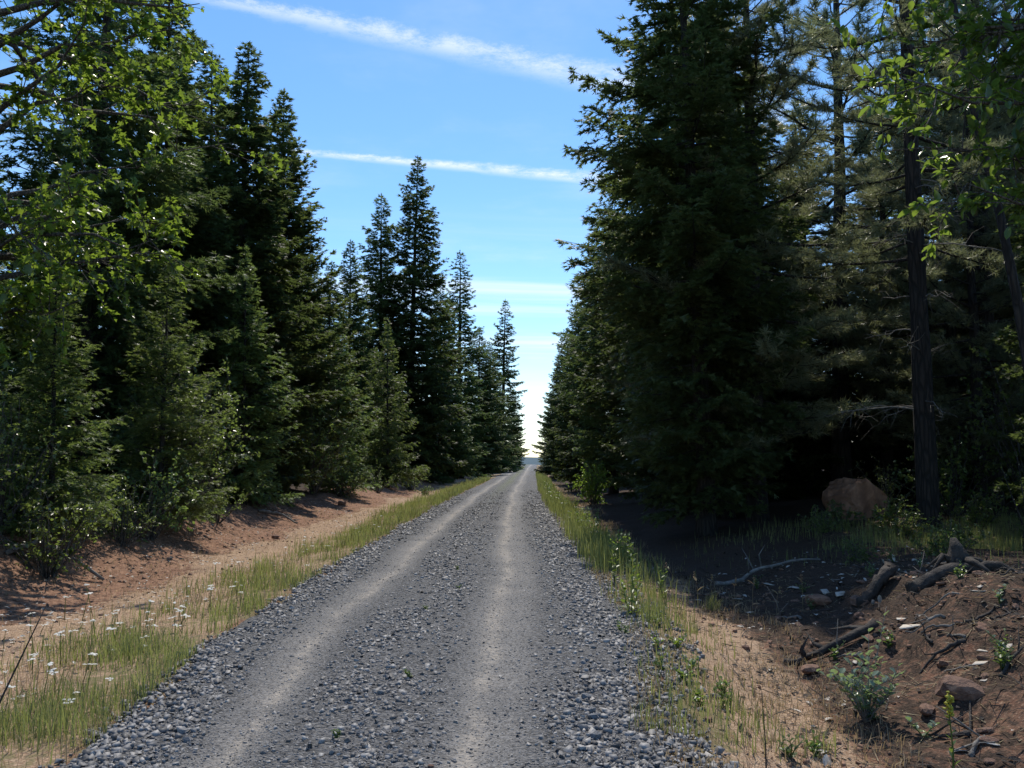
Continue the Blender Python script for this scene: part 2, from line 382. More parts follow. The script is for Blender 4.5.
def make_hills():
    xs = np.linspace(-2500, 2500, 120); ys = np.linspace(3500, 5200, 24)
    def hz(x, y): return -45+sstep(3500, 4500, y)*(53+fbm(x/500, y/500, 90)*20)
    X, Y, Z, F = grid(xs, ys, hz)
    m, t = new_mat('far wooded hills')
    p = t.node('ShaderNodeBsdfPrincipled', {'Base Color': (.05, .085, .10), 'Roughness': 1.0}); t.node('ShaderNodeOutputMaterial', {0: p})  # bluish tone painted in where distance haze would be
    o = link('hills', mesh_from('hills', np.stack([X, Y, Z], -1), F, (m,), True)); tag(o, 'far blue wooded hills beyond the end of the road', None, None, 'structure')
make_hills()

# ------------------------------------------------------------------ tree kinds (shared meshes)
TREES = {}
def conifer(key, seed, H, hb, R, nbr, shape, el_bot, el_top, sag, lift, s2=.13, s3=.085, tl=.17, bw=.032, wood='bark_dark', leaf='fir', hang=.15, r0=.012, gap=0.0, maxlen2=.9, rag=(.55, 1.2, 1.12)):
    rng = np.random.default_rng(seed); tr = Geo(); br = Geo(); PV = []; DV = []; WV = []
    n = 24; tz = np.linspace(-.35, H, n); wobx = np.cumsum(rng.normal(0, .012*H/20, n)); woby = np.cumsum(rng.normal(0, .012*H/20, n))
    wobx -= wobx[1]; woby -= woby[1]
    rr = r0*H*np.clip(1-tz/H, .02, 1)**.85*(1+.35*np.exp(-np.maximum(tz, 0)/.35))
    tr.tube(np.stack([wobx, woby, tz], -1), rr, 10)
    for b in range(nbr):
        t = ((b+rng.random()*.8)/nbr)**(1.12); z = hb+(H-.15-hb)*t
        L = R*shape(t)*min(rng.uniform(rag[0], rag[1])*(1+.22*math.sin(z*2.1+3*math.sin(b*2.39996)+seed)), rag[2])
        if rng.random() < gap: L *= .45
        L = max(L, .12); a = b*2.39996+rng.normal(0, .35)
        e = el_bot+(el_top-el_bot)*t+rng.normal(0, .10)
        rad = np.array([math.cos(a), math.sin(a), 0]); side = np.array([-math.sin(a), math.cos(a), 0])
        org = np.array([np.interp(z, tz, wobx), np.interp(z, tz, woby), z])
        bend = rng.normal(0, .08)
        def ax(u):
            u = np.asarray(u)[:, None]
            return org+rad*L*u*math.cos(e)+np.array([0, 0, 1])*L*(math.sin(e)*u-sag*u**2*(1-.6*t)+lift*u**3)+side*bend*L*u**2
        uu = np.linspace(0, 1, 6); pts = ax(uu)
        if L > .5: br.tube(pts, np.maximum(.012*L*(1-uu)*1.1, .004), 4, cap=False)
        n2 = max(4, int(L/s2*2)); u2 = np.sort(rng.uniform(.10 if L < 2 else .16, 1.0, n2)); P2 = ax(u2); T2 = nrm(ax(u2+.02)-ax(u2-.02))
        sg = np.where(np.arange(n2) % 2 == 0, 1, -1)[:, None]
        env = np.minimum(.46*L*(1.04-u2)**.75*(.35+.65*np.minimum(u2/.35, 1)), maxlen2)+.07
        l2 = env*rng.uniform(.65, 1.15, n2)
        D2 = nrm(T2*.62+side*sg*.75+np.array([0, 0, -1])*hang*rng.uniform(.2, 1.8, (n2, 1))+rng.normal(0, .12, (n2, 3)))
        k = np.maximum(2, (l2/s3*2).astype(int)); idx = np.repeat(np.arange(n2), k)
        v = np.concatenate([(np.arange(c)+.7)/c for c in k])[:, None]
        P3 = P2[idx]+D2[idx]*l2[idx][:, None]*v+np.array([0, 0, -1])*(l2[idx][:, None]*v**2*.28)
        nn = nrm(np.cross(D2[idx], np.array([0, 0, 1.])))
        sg3 = np.where(rng.random(len(idx)) < .5, 1, -1)[:, None]
        D3 = nrm(D2[idx]*.75+nn*sg3*.62*(1.1-v)+rng.normal(0, .22, (len(idx), 3))+np.array([0, 0, -.12]))
        l3 = tl*rng.uniform(.6, 1.15, len(idx))[:, None]*(1.1-.35*v)
        w = nrm(np.cross(D3, np.array([0, 0, 1.])+rng.normal(0, .5, D3.shape)))
        for ang, sc in ((0, 1), (.62, .68), (-.62, .68)):
            dd = D3*math.cos(ang)+w*math.sin(ang)
            PV.append(P3+D3*l3*(.0 if ang == 0 else .18)); DV.append(dd*l3*sc); WV.append(nrm(np.cross(dd, np.cross(D3, w)))*bw*rng.uniform(.7, 1.2, (len(idx), 1)))
    # leader tip
    q = 40; zt = rng.uniform(H-.9, H+.05, q); P = np.stack([np.full(q, wobx[-1]), np.full(q, woby[-1]), zt], -1)
    PV.append(P); DV.append(nrm(rng.normal(0, 1, (q, 3))+np.array([0, 0, 1.2]))*.13); WV.append(nrm(rng.normal(0, 1, (q, 3)))*bw)
    V, Fc = blades(np.concatenate(PV), np.concatenate(DV), np.concatenate(WV))
    TREES[key] = dict(H=H, parts=[('trunk', tr.mesh(key+'_trunk', M[wood], True)), ('branches', br.mesh(key+'_branches', M[wood])), ('crown', mesh_from(key+'_crown', V, Fc, (M[leaf],)))])
    return len(Fc)
tot = 0
cone = lambda p, k=.10: (lambda t: (1-t)**p*(1-k)+k*(1-t)**.3 if t < 1 else .02)
def full(p): return lambda t: ((1-t)**p*(.80+.20*min(t/.2, 1)) if t < 1 else .02)
def fulltop(t): return (1-t)**.62*(.72+.28*min(t/.15, 1))
tot += conifer('fir_a', 1, 20, .6, 3.9, 250, full(.66), -.12, .70, .10, .16, s2=.14, s3=.095, tl=.24, bw=.048, gap=.18)
tot += conifer('fir_big', 6, 17.5, .7, 3.2, 240, lambda t: float(np.interp(t, [0, .06, .3, .55, .7, 1], [.45, .6, .98, .86, .60, .02])), -.22, .55, .10, .20, s2=.13, s3=.092, tl=.22, bw=.049, gap=.12, rag=(.68, 1.05, 1.0))
tot += conifer('fir_b', 2, 20, .4, 3.5, 290, full(.60), -.20, .62, .06, .14, s2=.14, s3=.10, tl=.27, bw=.072, gap=.12)
tot += conifer('fir_spire', 3, 24, .8, 3.1, 230, full(.58), -.32, .40, .12, .20, s2=.17, s3=.13, tl=.33, bw=.10, gap=.12)
tot += conifer('young_fir', 4, 6, .12, 1.8, 120, full(.80), -.02, .85, .05, .12, s2=.095, s3=.075, tl=.14, bw=.028, leaf='young_fir', r0=.011)
tot += conifer('cedar', 5, 15, .3, 2.7, 280, fulltop, .15, .95, .0, .14, s2=.12, s3=.09, tl=.21, bw=.06, leaf='cedar', hang=.0, maxlen2=.55)

def pine(key, seed, H, hb, R, nbr):
    rng = np.random.default_rng(seed); tr = Geo(); br = Geo(); PV = []; DV = []; WV = []
    n = 26; tz = np.linspace(-.4, H, n); wx = np.cumsum(rng.normal(0, .012, n)); wx -= wx[1]
    rr = .0125*H*np.clip(1-tz/H, .03, 1)**.75*(1+.3*np.exp(-np.maximum(tz, 0)/.3))
    tr.tube(np.stack([wx, wx*.3, tz], -1), rr, 14, .05, rng)
    for b in range(nbr):
        t = (b+rng.random())/nbr; z = hb+(H-.4-hb)*t; L = R*(1-t*.75)*min(1, .55+t*2)*rng.uniform(.6, 1.15); a = b*2.4+rng.normal(0, .4)
        e = -.15+t*.9+rng.normal(0, .15); rad = np.array([math.cos(a)*math.cos(e), math.sin(a)*math.cos(e), math.sin(e)]); side = np.array([-math.sin(a), math.cos(a), 0])
        org = np.array([np.interp(z, tz, wx), np.interp(z, tz, wx)*.3, z]); u = np.linspace(0, 1, 7)[:, None]
        pts = org+rad*L*u+np.array([0, 0, 1])*L*(-.16*u+.24*u**2.5)+side*rng.normal(0, .12)*L*u**2+rng.normal(0, .02*L, (7, 3))*u
        br.tube(pts, np.maximum(.016*L*(1-u[:, 0]*.85), .005), 5, cap=False)
        m = max(8, int(L*15)); uq = rng.uniform(.28, 1, m); base = np.stack([np.interp(uq, u[:, 0], pts[:, i]) for i in range(3)], -1)
        dirs = nrm(rad*.7+side*rng.normal(0, .8, (m, 1))+np.array([0, 0, 1])*rng.uniform(-.2, .7, (m, 1))); ln = rng.uniform(.08, .55, m)[:, None]*(1.15-uq[:, None]*.5)
        tips = base+dirs*ln
        for i in range(m):
            if i % 2 == 0: br.tube([base[i], base[i]+dirs[i]*ln[i]*.5+np.array([0, 0, -.02]), tips[i]], [.008, .006, .004], 3, cap=False)
        k = 34; idx = np.repeat(np.arange(m), k); back = rng.uniform(0, .22, (len(idx), 1))
        P = tips[idx]-dirs[idx]*back*.8; dd = nrm(dirs[idx]*.75+rng.normal(0, .62, (len(idx), 3)))
        PV.append(P); DV.append(dd*rng.uniform(.13, .22, (len(idx), 1))); WV.append(nrm(np.cross(dd, rng.normal(0, 1, dd.shape)))*.014)
    V, Fc = blades(np.concatenate(PV), np.concatenate(DV), np.concatenate(WV))
    TREES[key] = dict(H=H, parts=[('trunk', tr.mesh(key+'_trunk', M['bark_pine'], True)), ('branches', br.mesh(key+'_branches', M['bark_pine'])), ('crown', mesh_from(key+'_crown', V, Fc, (M['pine'],)))])
    return len(Fc)
tot += pine('pine', 11, 19, 5.5, 4.0, 62)
tot += pine('pine_low', 12, 14, 1.6, 3.4, 92)

def broadleaf(rng, H, hb, spread, nlimb, ntw, lsize, kind, per, trunk_r, lean=(0, 0), droop=0.0, dirbias=None):
    wood = Geo(); n = 9; tz = np.linspace(0, 1, n)
    path = np.stack([lean[0]*tz**1.5, lean[1]*tz**1.5, -.3+(H*.8+.3)*tz], -1)+rng.normal(0, .06, (n, 3))*tz[:, None]*H*.12
    wood.tube(path, trunk_r*(1-.8*tz), 9)
    P = []; D = []
    for b in range(nlimb):
        t = rng.uniform(hb/H, 1); o = np.array([np.interp(min(t/.8, 1), tz, path[:, i]) for i in range(3)]); a = b*2.4+rng.normal(0, .4)
        e = rng.uniform(.0, .9)*(.3+t); d = np.array([math.cos(a)*math.cos(e), math.sin(a)*math.cos(e), math.sin(e)])
        if dirbias is not None: d = d+np.array(dirbias)*rng.uniform(0, 1)
        d = d/np.linalg.norm(d); L = spread*(1.1-.55*abs(t-.55)*2)*rng.uniform(.55, 1.15)
        u = np.linspace(0, 1, 6)[:, None]; pts = o+d*L*u+np.array([0, 0, -droop])*L*u**2+rng.normal(0, .05*L, (6, 3))*u
        wood.tube(pts, np.maximum(trunk_r*.34*(1-u[:, 0]), .006), 5, cap=False)
        for k in range(ntw):
            v = rng.uniform(.25, 1); q = np.array([np.interp(v, u[:, 0], pts[:, i]) for i in range(3)]); dd = nrm(d*.5+rng.normal(0, .75, 3)+np.array([0, 0, .1]))
            l = L*rng.uniform(.12, .36); tw = np.array([q, q+dd*l*.5+rng.normal(0, .03, 3), q+dd*l+np.array([0, 0, -.1*l])])
            wood.tube(tw, [.011, .008, .004], 3, cap=False)
            c = int(per*rng.uniform(.5, 1.4)); w = rng.beta(2.4, 1, c)[:, None]
            P.append(q+dd*l*w+np.array([0, 0, -.1*l])*w**2+rng.normal(0, .02, (c, 3))); D.append(nrm(dd*.6+rng.normal(0, .65, (c, 3))+np.array([0, 0, -.15])))
    P = np.concatenate(P); D = np.concatenate(D)
    return wood, P, D, lsize*rng.uniform(.45, 1.25, len(P))
def bushy(key, seed, H, spread, nst, per, lsize, kind, mat, wood='bark_grey', up=.9):
    rng = np.random.default_rng(seed); g = Geo(); P = []; D = []
    for b in range(nst):
        a = rng.uniform(0, 6.283); out = rng.uniform(.05, 1)*spread; h = H*rng.uniform(.55, 1.05)*(1-.35*(out/spread)**2)
        u = np.linspace(0, 1, 6)[:, None]; end = np.array([math.cos(a)*out, math.sin(a)*out, h])
        pts = np.array([math.cos(a)*.06, math.sin(a)*.06, -.08])*(1-u)+end*np.concatenate([u, u, u**up], 1)+rng.normal(0, .03*H, (6, 3))*u
        g.tube(pts, np.maximum(.011*H**.5*(1-u[:, 0]*.8), .003), 4, cap=False)
        for k in range(7):
            v = rng.uniform(.2, 1); q = np.array([np.interp(v, u[:, 0], pts[:, i]) for i in range(3)]); dd = nrm(rng.normal(0, 1, 3)+np.array([math.cos(a), math.sin(a), .5])*.6); l = H*rng.uniform(.08, .24)
            g.tube([q, q+dd*l], [.004, .002], 3, cap=False)
            c = max(3, int(per*rng.uniform(.5, 1.4))); w = rng.uniform(.1, 1.05, (c, 1)); P.append(q+dd*l*w); D.append(nrm(dd*.5+rng.normal(0, .7, (c, 3))))
    P = np.concatenate(P); D = np.concatenate(D); V, F = leaves(kind, P, D, lsize*rng.uniform(.6, 1.2, len(P)), rng, .5)
    TREES[key] = dict(H=H, parts=[('stems', g.mesh(key+'_stems', M[wood])), ('foliage', mesh_from(key+'_foliage', V, F, (M[mat],)))])
    return len(F)
tot += bushy('shrub_a', 21, 1.7, 1.1, 26, 9, .065, 'round', 'shrub')
tot += bushy('shrub_b', 22, 1.3, 1.2, 26, 10, .05, 'slim', 'shrub')
tot += bushy('tall_shrub', 23, 3.6, 1.5, 34, 13, .085, 'round', 'shrub', up=.8)
tot += bushy('hazel', 26, 3.2, 1.4, 34, 10, .085, 'oak', 'shrub', up=.8)
tot += bushy('bright_bush', 24, 1.7, 1.0, 26, 12, .075, 'round', 'bush')
tot += bushy('low_shrub', 25, .55, .6, 22, 8, .04, 'round', 'shrub')

R = random.Random(5)
def put(key, name, label, cat, x, y, H=None, rot=0, wide=1.0, group=None, lean=(0, 0), sink=0.0):
    T = TREES[key]; k = (H or T['H'])/T['H']
    if lean == (0, 0) and (H or 9) > 3: lean = (R.uniform(-.025, .025), R.uniform(-.025, .025))
    o = link(name, None, None, (x, y, float(ground_z(x, y))-sink), (lean[0], lean[1], rot), (k*wide, k*wide, k)); o.empty_display_size = .3
    tag(o, label, cat, group)
    for n, d in T['parts']: link(n, d, o)
    return o

# ------------------------------------------------------------------ trees on the red-earth side (camera's left)
G_L = 'trees along the red earth verge'
put('fir_a', 'fir_tree', 'tall dark fir rising behind the lobed-leaf oak', 'tree', -9.9, 20.5, 18, 1.0, 1.1, group=G_L)
put('fir_b', 'fir_tree', 'slender fir with a feathery top beside the dense columnar cedar', 'tree', -8.6, 27.5, 14.8, 2.1, 1.2, group=G_L)
put('fir_b', 'fir_tree', 'fir standing between the oak and the feathery-topped slender fir', 'tree', -9.7, 25.0, 15.4, 4.4, 1.2, group=G_L)
put('fir_b', 'fir_tree', 'fir crowded behind the feathery-topped slender fir', 'tree', -10.0, 29.5, 15.2, 1.4, 1.2, group=G_L)
put('cedar', 'cedar_tree', 'darker cedar crowded behind the columnar cedar', 'tree', -10.0, 36, 13.5, 3.4, 1.15, group=G_L)
put('cedar', 'cedar_tree', 'dense columnar cedar with a narrow pointed top', 'tree', -8.5, 33, 15.0, .4, 1.2, group=G_L)
put('young_fir', 'young_fir_tree', 'short light green fir at the foot of the columnar cedar', 'tree', -7.1, 36.5, 7.0, .7, 1.05, group=G_L)
put('fir_b', 'fir_tree', 'narrow fir behind the light green conical fir', 'tree', -9.2, 50, 13.7, 3.3, 1.05, group=G_L)
put('fir_b', 'fir_tree', 'thin small fir just past the columnar cedar', 'tree', -9.7, 46, 11.6, 5.3, 1.1, group=G_L)
put('young_fir', 'young_fir_tree', 'light green conical fir in front of the tallest roadside fir', 'tree', -6.4, 46, 8.9, 2.0, .85, group=G_L)
put('fir_b', 'fir_tree', 'tallest fir of the roadside row, with a sharp spire', 'tree', -7.0, 60, 22.2, 2.6, 1.1, group=G_L)
put('fir_b', 'fir_tree', 'fir whose lower top touches the spire of the tallest fir', 'tree', -9.0, 61, 19.6, .6, 1.1, group=G_L)
put('fir_spire', 'fir_tree', 'fir midway between the tallest fir and the lone ragged spire', 'tree', -4.7, 80, 20.6, 1.2, 1.3, group=G_L)
put('fir_b', 'fir_tree', 'medium fir close beside the tallest fir, further along the road', 'tree', -5.5, 68, 15.5, 3.7, 1.2, group=G_L)
put('fir_b', 'fir_tree', 'bushy mid-height fir near the far end of the left tree row', 'tree', -3.5, 92, 15.5, 2.7, 1.35, group=G_L)
put('fir_b', 'fir_tree', 'fir leaning into the foot of the lone ragged spire', 'tree', -2.4, 108, 16.0, 4.7, 1.4, group=G_L)
put('fir_spire', 'fir_tree', 'lone ragged spire-topped fir at the far end of the road', 'tree', -1.5, 132, 25.6, .2, 1.3, group=G_L)
put('fir_b', 'fir_tree', 'last fir before the road disappears, past the ragged spire', 'tree', .3, 158, 14.0, 1.2, 1.15, group=G_L)
# young trees and shrubs in front
put('young_fir', 'young_fir_tree', 'bushy young fir with bright boughs in front of the dark trunks by the oak', 'tree', -6.9, 17.5, 5.4, 1.2, 1.05, group='young firs at the forest edge')
put('young_fir', 'young_fir_tree', 'young fir with drooping boughs beneath the oak', 'tree', -7.0, 13.6, 4.7, 3.2, 1.0, group='young firs at the forest edge')
put('young_fir', 'young_fir_tree', 'dark young fir beside the bent grey branch', 'tree', -7.4, 10.2, 4.2, 5.0, 1.05, group='young firs at the forest edge')
put('young_fir', 'young_fir_tree', 'young fir spreading soft boughs in front of the slender feathery fir', 'tree', -7.3, 24.3, 7.2, .3, .95, group='young firs at the forest edge')
put('cedar', 'cedar_tree', 'small cedar between the bushy young fir and the columnar cedar', 'tree', -7.9, 29.5, 6.5, 2.0, 1.0, group='young firs at the forest edge')
SH = [('hazel', -7.0, 10.9, 2.6, 'broad-leaved hazel shrub beside the dark young fir'), ('hazel', -7.2, 12.6, 2.2, 'lobed-leaf shrub under the reaching oak boughs'), ('hazel', -7.2, 19.0, 3.3, 'bright leafy shrub behind the bushy young fir'),
      ('shrub_a', -6.3, 12.2, 1.5, 'leafy shrub against the dark young fir at the earth bank'), ('shrub_b', -6.5, 14.9, 1.2, 'low small-leaved shrub under the drooping young fir'),
      ('shrub_a', -6.5, 16.0, 1.7, 'round-leaved shrub at the foot of the bushy young fir'), ('tall_shrub', -7.4, 20.8, 3.8, 'tall leafy shrub between the two larger young firs'),
      ('shrub_b', -6.6, 20.0, 1.2, 'low shrub in front of the tall leafy shrub'), ('tall_shrub', -7.0, 31.5, 3.6, 'tall leafy shrub in front of the columnar cedar'),
      ('shrub_a', -6.6, 34.6, 1.7, 'round shrub beside the short light green fir'), ('shrub_b', -6.2, 41, 1.4, 'small shrub before the light green conical fir'),
      ('shrub_a', -5.6, 49, 1.5, 'pale shrub past the light green conical fir'), ('shrub_a', -7.4, 9.0, 2.0, 'shaded shrub beside the dark young fir'), ('low_shrub', -4.3, 44, .5, 'small green tuft of shrub alone on the dry verge')]
for k, x, y, h, lab in SH: put(k, 'shrub', lab, 'shrub', x, y, h, R.uniform(0, 6), 1.0, 'shrubs along the earth bank')
# second and third rows
lab = 'dark conifer of the close-set forest behind the roadside trees on the red earth side'
for y in (9, 15, 20, 26, 33, 40, 48, 57, 68, 82, 100, 122):
    for r in (0, 1):
        x = float(road_x(y))-11.6-4.8*r-R.uniform(-1.2, 1.6)-(1.5 if y < 20 else 0); key = R.choice(['fir_a', 'fir_b', 'fir_b', 'fir_a'])
        put(key, 'fir_tree', lab, 'tree', x, y+R.uniform(-2, 2), min(R.uniform(11, 14.5), 9+.24*y), R.uniform(0, 6), R.uniform(1.0, 1.3), 'forest conifers behind the left row')

# ------------------------------------------------------------------ trees on the shaded side (camera's right)
G_R = 'trees along the shaded ditch'
put('fir_big', 'fir_tree', 'massive dark fir with drooping boughs overhanging the shaded ditch', 'tree', 4.45, 20.5, 17.6, 2.4, 1.03, group=G_R)
put('fir_big', 'fir_tree', 'dark fir close behind the massive overhanging fir', 'tree', 5.3, 26.5, 17.0, 2.9, 1.1, group=G_R)
put('fir_big', 'fir_tree', 'shaded fir between the massive fir and the boulder', 'tree', 5.8, 24.0, 14.5, 4.1, .95, group=G_R)
put('fir_big', 'fir_tree', 'medium fir behind the bright green bush', 'tree', 4.9, 43, 15, 1.4, 1.2, group=G_R)
put('fir_big', 'fir_tree', 'fir between the massive fir and the bright green bush', 'tree', 5.4, 34, 16.0, 3.4, 1.2, group=G_R)
put('fir_b', 'fir_tree', 'fir on the ditch side just past the bright green bush', 'tree', 5.1, 54, 15.0, 5.4, 1.1, group=G_R)
put('fir_b', 'fir_tree', 'smaller fir far along the ditch side of the road', 'tree', 5.3, 68, 14, 1.1, 1.15, group=G_R)
put('fir_b', 'fir_tree', 'distant fir beside the road end on the ditch side', 'tree', 5.2, 88, 15, 5.6, 1.25, group=G_R)
put('fir_b', 'fir_tree', 'farthest fir where the ditch side tree row ends', 'tree', 5.9, 115, 15, 4.4, 1.3, group=G_R)
put('fir_b', 'fir_tree', 'small fir beside the vanishing end of the ditch', 'tree', 6.9, 145, 13, 3.0, 1.3, group=G_R)
pineo = put('pine', 'pine_tree', 'tall pine with a bare straight dark trunk beside the boulder', 'tree', 8.75, 18.8, 19, 1.0, .95, group=G_R, lean=(0, math.radians(-2.8)))
put('pine_low', 'pine_tree', 'grey-green pine with long needles between the massive fir and the bare trunk', 'tree', 5.95, 21.7, 16.0, 2.0, 1.2, group=G_R)
put('pine_low', 'pine_tree', 'pine with sunlit tufts behind the bare straight trunk', 'tree', 12.6, 25.5, 17, 4.0, 1.0, group=G_R)
put('pine_low', 'pine_tree', 'low pine in the dark wood beyond the boulder', 'tree', 11.8, 22.5, 11.5, 5.0, 1.15, group=G_R)
put('fir_b', 'fir_tree', 'dark fir beside the earth mound on the forest edge', 'tree', 11.2, 15.5, 15, 5.0, 1.0, group=G_R)
lab = 'shaded conifer deep in the forest behind the ditch side trees'
for x, y, h, key in [(6.9, 31, 17.5, 'pine_low'), (10.9, 29.5, 21.5, 'pine_low'), (8.6, 34, 20, 'fir_a'), (14.2, 27, 19, 'pine_low'), (13.2, 24.5, 17, 'pine_low'), (16.5, 32, 17, 'fir_b'), (19.5, 25, 16, 'pine_low'), (10.8, 32, 15, 'fir_a'), (12.6, 30, 14, 'pine_low'), (15.8, 27, 14, 'pine_low'), (14.5, 36, 16, 'fir_a'), (18, 31, 15, 'fir_b'), (20, 27, 14, 'fir_a'), (17.5, 22, 13, 'fir_b'), (14.8, 19.5, 11, 'pine_low'),
                     (9.5, 38, 15, 'fir_b'), (13, 40, 15, 'fir_a'), (17.5, 39, 16, 'fir_a'), (22, 36, 16, 'fir_b'), (25, 31, 15, 'fir_a'), (10, 47, 14, 'fir_a'), (14, 50, 15, 'fir_b'), (20, 48, 16, 'fir_a'), (27, 44, 17, 'fir_a'),
                     (10.5, 60, 14, 'fir_b'), (16, 62, 15, 'fir_a'), (12, 78, 14, 'fir_b'), (14, 97, 14, 'fir_b'), (31, 38, 16, 'fir_b'), (21, 20, 12, 'fir_b')]:
    put(key, 'conifer_tree', lab, 'tree', x, y, h, R.uniform(0, 6), R.uniform(1.05, 1.3), 'forest conifers behind the ditch side row')
put('bright_bush', 'shrub', 'bright yellow-green bush glowing beside the shaded ditch', 'shrub', 3.05, 33.5, 1.9, 0, .9)
for k, x, y, h, lab in [('shrub_a', 10.6, 21.6, 2.3, 'leafy shrub with sunlit tips behind the bare pine trunk'), ('tall_shrub', 12.0, 20.5, 4.2, 'tall shrub beyond the bare pine trunk'),
                        ('low_shrub', 7.0, 19.0, .6, 'low shrub right in front of the boulder'), ('low_shrub', 7.9, 18.9, .7, 'low sunlit shrub between the boulder and the pine trunk'), ('low_shrub', 7.6, 17.4, .6, 'ground-hugging shrub before the pine trunk'),
                        ('low_shrub', 6.4, 13.4, .5, 'low shrub behind the jagged root stump'), ('low_shrub', 7.2, 14.6, .6, 'low spreading shrub halfway from the root stump to the pine trunk'), ('low_shrub', 5.4, 14.0, .4, 'small shrub between the charred log and the boulder'), ('low_shrub', 9.6, 18.4, .7, 'low grassy shrub just past the pine trunk'), ('low_shrub', 6.2, 18.2, .55, 'low shrub in the shade by the boulder'), ('shrub_b', 9.0, 21.6, 1.3, 'dusty shrub behind the boulder and the pine trunk'), ('low_shrub', 9.9, 16.6, .6, 'low shrub under the small bare sapling')]:
    put(k, 'shrub', lab, 'shrub', x, y, h, R.uniform(0, 6), 1.0, 'forest floor shrubs on the ditch side')

# dead lower limbs of the bare pine, each its own part
def pine_limbs():
    rng = np.random.default_rng(40); inv = pineo
    for b in range(22):
        g = Geo(); z = rng.uniform(2.0, 7.5); a = rng.uniform(0, 6.283); L = rng.uniform(.8, 2.6); d = np.array([math.cos(a), math.sin(a), rng.uniform(-.15, .25)])
        u = np.linspace(0, 1, 7)[:, None]; pts = np.array([0, 0, z])+d*L*u+np.array([0, 0, 1])*L*(.10*u-.28*u**2)+rng.normal(0, .05, (7, 3))*u
        g.tube(pts, .018*(1-u[:, 0]*.85)+.002, 5)
        for k in range(9):
            v = rng.uniform(.25, 1); q = np.array([np.interp(v, u[:, 0], pts[:, i]) for i in range(3)]); dd = nrm(d+rng.normal(0, .7, 3)); l = rng.uniform(.15, .6)
            g.tube([q, q+dd*l*.5+rng.normal(0, .03, 3), q+dd*l+np.array([0, 0, -.08])], [.007, .005, .003], 3, cap=False)
        link('branch', g.mesh('pine_branch', M['dead']), inv)
pine_limbs()

# broadleaf trees: the largest leaves in view are parts of the crown, the rest is one part
def leafy_tree(name, label, seed, x, y, kind, mat, wood, H, hb, spread, nlimb, ntw, lsize, per, trunk_r, lean, droop, bias, npart=250, rot=0):
    rng = np.random.default_rng(seed); g, P, D, sz = broadleaf(rng, H, hb, spread, nlimb, ntw, lsize, kind, per, trunk_r, lean, droop, bias)
    z0 = float(ground_z(x, y)); o = link(name, None, None, (x, y, z0)); tag(o, label, 'tree', 'broadleaf trees at the forest edge'); link('trunk', g.mesh(name+'_trunk', M[wood], True), o)
    Wp = P+np.array([x, y, z0]); dist = np.linalg.norm(Wp-np.array([0, 0, 1.6]), axis=1)
    inview = (np.abs(Wp[:, 0]/np.maximum(Wp[:, 1], .1)) < .60) & (Wp[:, 2] < 1.6+Wp[:, 1]*.55)
    order = np.argsort(np.where(inview, dist/sz, 1e6)); big = order[:npart]; rest = order[npart:]
    V, F = leaves(kind, P[rest], D[rest], sz[rest], rng); crown = link('crown', mesh_from(name+'_crown', V, F, (M[mat],)), o); crown['kind'] = 'stuff'
    LV, LF = leaf_shape(kind); lm = mesh_from(name+'_leaf', LV, LF, (M[mat],)); Fr = frames(D[big], rng)
    from mathutils import Matrix
    for i, b in enumerate(big):
        l = link('leaf', lm, crown); l.matrix_local = Matrix.Translation(Vector(P[b])) @ Matrix(Fr[i].tolist()).to_4x4() @ Matrix.Scale(float(sz[b]), 4)
    return len(F)
tot += leafy_tree('oak_tree', 'broad oak with glossy lobed leaves reaching out over the red earth verge', 51, -8.4, 13.4, 'oak', 'oak', 'bark_grey', 12.0, 3.0, 4.1, 62, 17, .135, 19, .17, (.6, -.5), .16, (.30, -.25, 0))
tot += leafy_tree('madrone_tree', 'glossy-leaved broadleaf tree with long oval leaves beside the earth mound', 52, 6.9, 9.2, 'slim', 'madrone', 'bark_grey', 9.5, 3.3, 2.6, 58, 12, .15, 17, .12, (-.4, .2), .14, (-.22, -.1, 0))
tot += leafy_tree('added_shade_tree', 'tall broadleaf tree added to shade the earth mound, its leaves high up', 53, 7.6, 12.6, 'slim', 'madrone', 'bark_dark', 13.0, 8.6, 2.8, 46, 12, .14, 15, .10, (-1.6, 0), .0, (-.1, 0, .25), npart=40)  # added at the right edge of view to throw shade on the mound

# ------------------------------------------------------------------ loose gravel
def stones_mesh(name, P, size, rng, mat, flat=.65):
    n = len(P); c = np.array([(x, y, z) for x in (-1, 1) for y in (-1, 1) for z in (-1, 1)], float)*.5
    V = c[None]*np.stack([rng.uniform(.7, 1.35, n), rng.uniform(.6, 1.0, n), rng.uniform(.45, .9, n)*flat/.65], -1)[:, None]+rng.uniform(-.27, .27, (n, 8, 3))
    a = rng.uniform(0, 6.283, n); ca, sa = np.cos(a), np.sin(a); tx = rng.normal(0, .8, n); ct, st = np.cos(tx), np.sin(tx)
    V = np.stack([V[..., 0], V[..., 1]*ct[:, None]-V[..., 2]*st[:, None], V[..., 1]*st[:, None]+V[..., 2]*ct[:, None]], -1)
    V = np.stack([V[..., 0]*ca[:, None]-V[..., 1]*sa[:, None], V[..., 0]*sa[:, None]+V[..., 1]*ca[:, None], V[..., 2]], -1)
    V = V*size[:, None, None]+P[:, None]
    q = np.array([(0, 1, 3, 2), (4, 6, 7, 5), (0, 4, 5, 1), (2, 3, 7, 6), (1, 5, 7, 3)]+([(0, 2, 6, 4)] if n < 9000 else [])); T = np.concatenate([q[:, [0, 1, 2]], q[:, [0, 2, 3]]])
    return mesh_from(name, V.reshape(-1, 3), (T[None]+np.arange(n)[:, None, None]*8).reshape(-1, 3), (mat,))
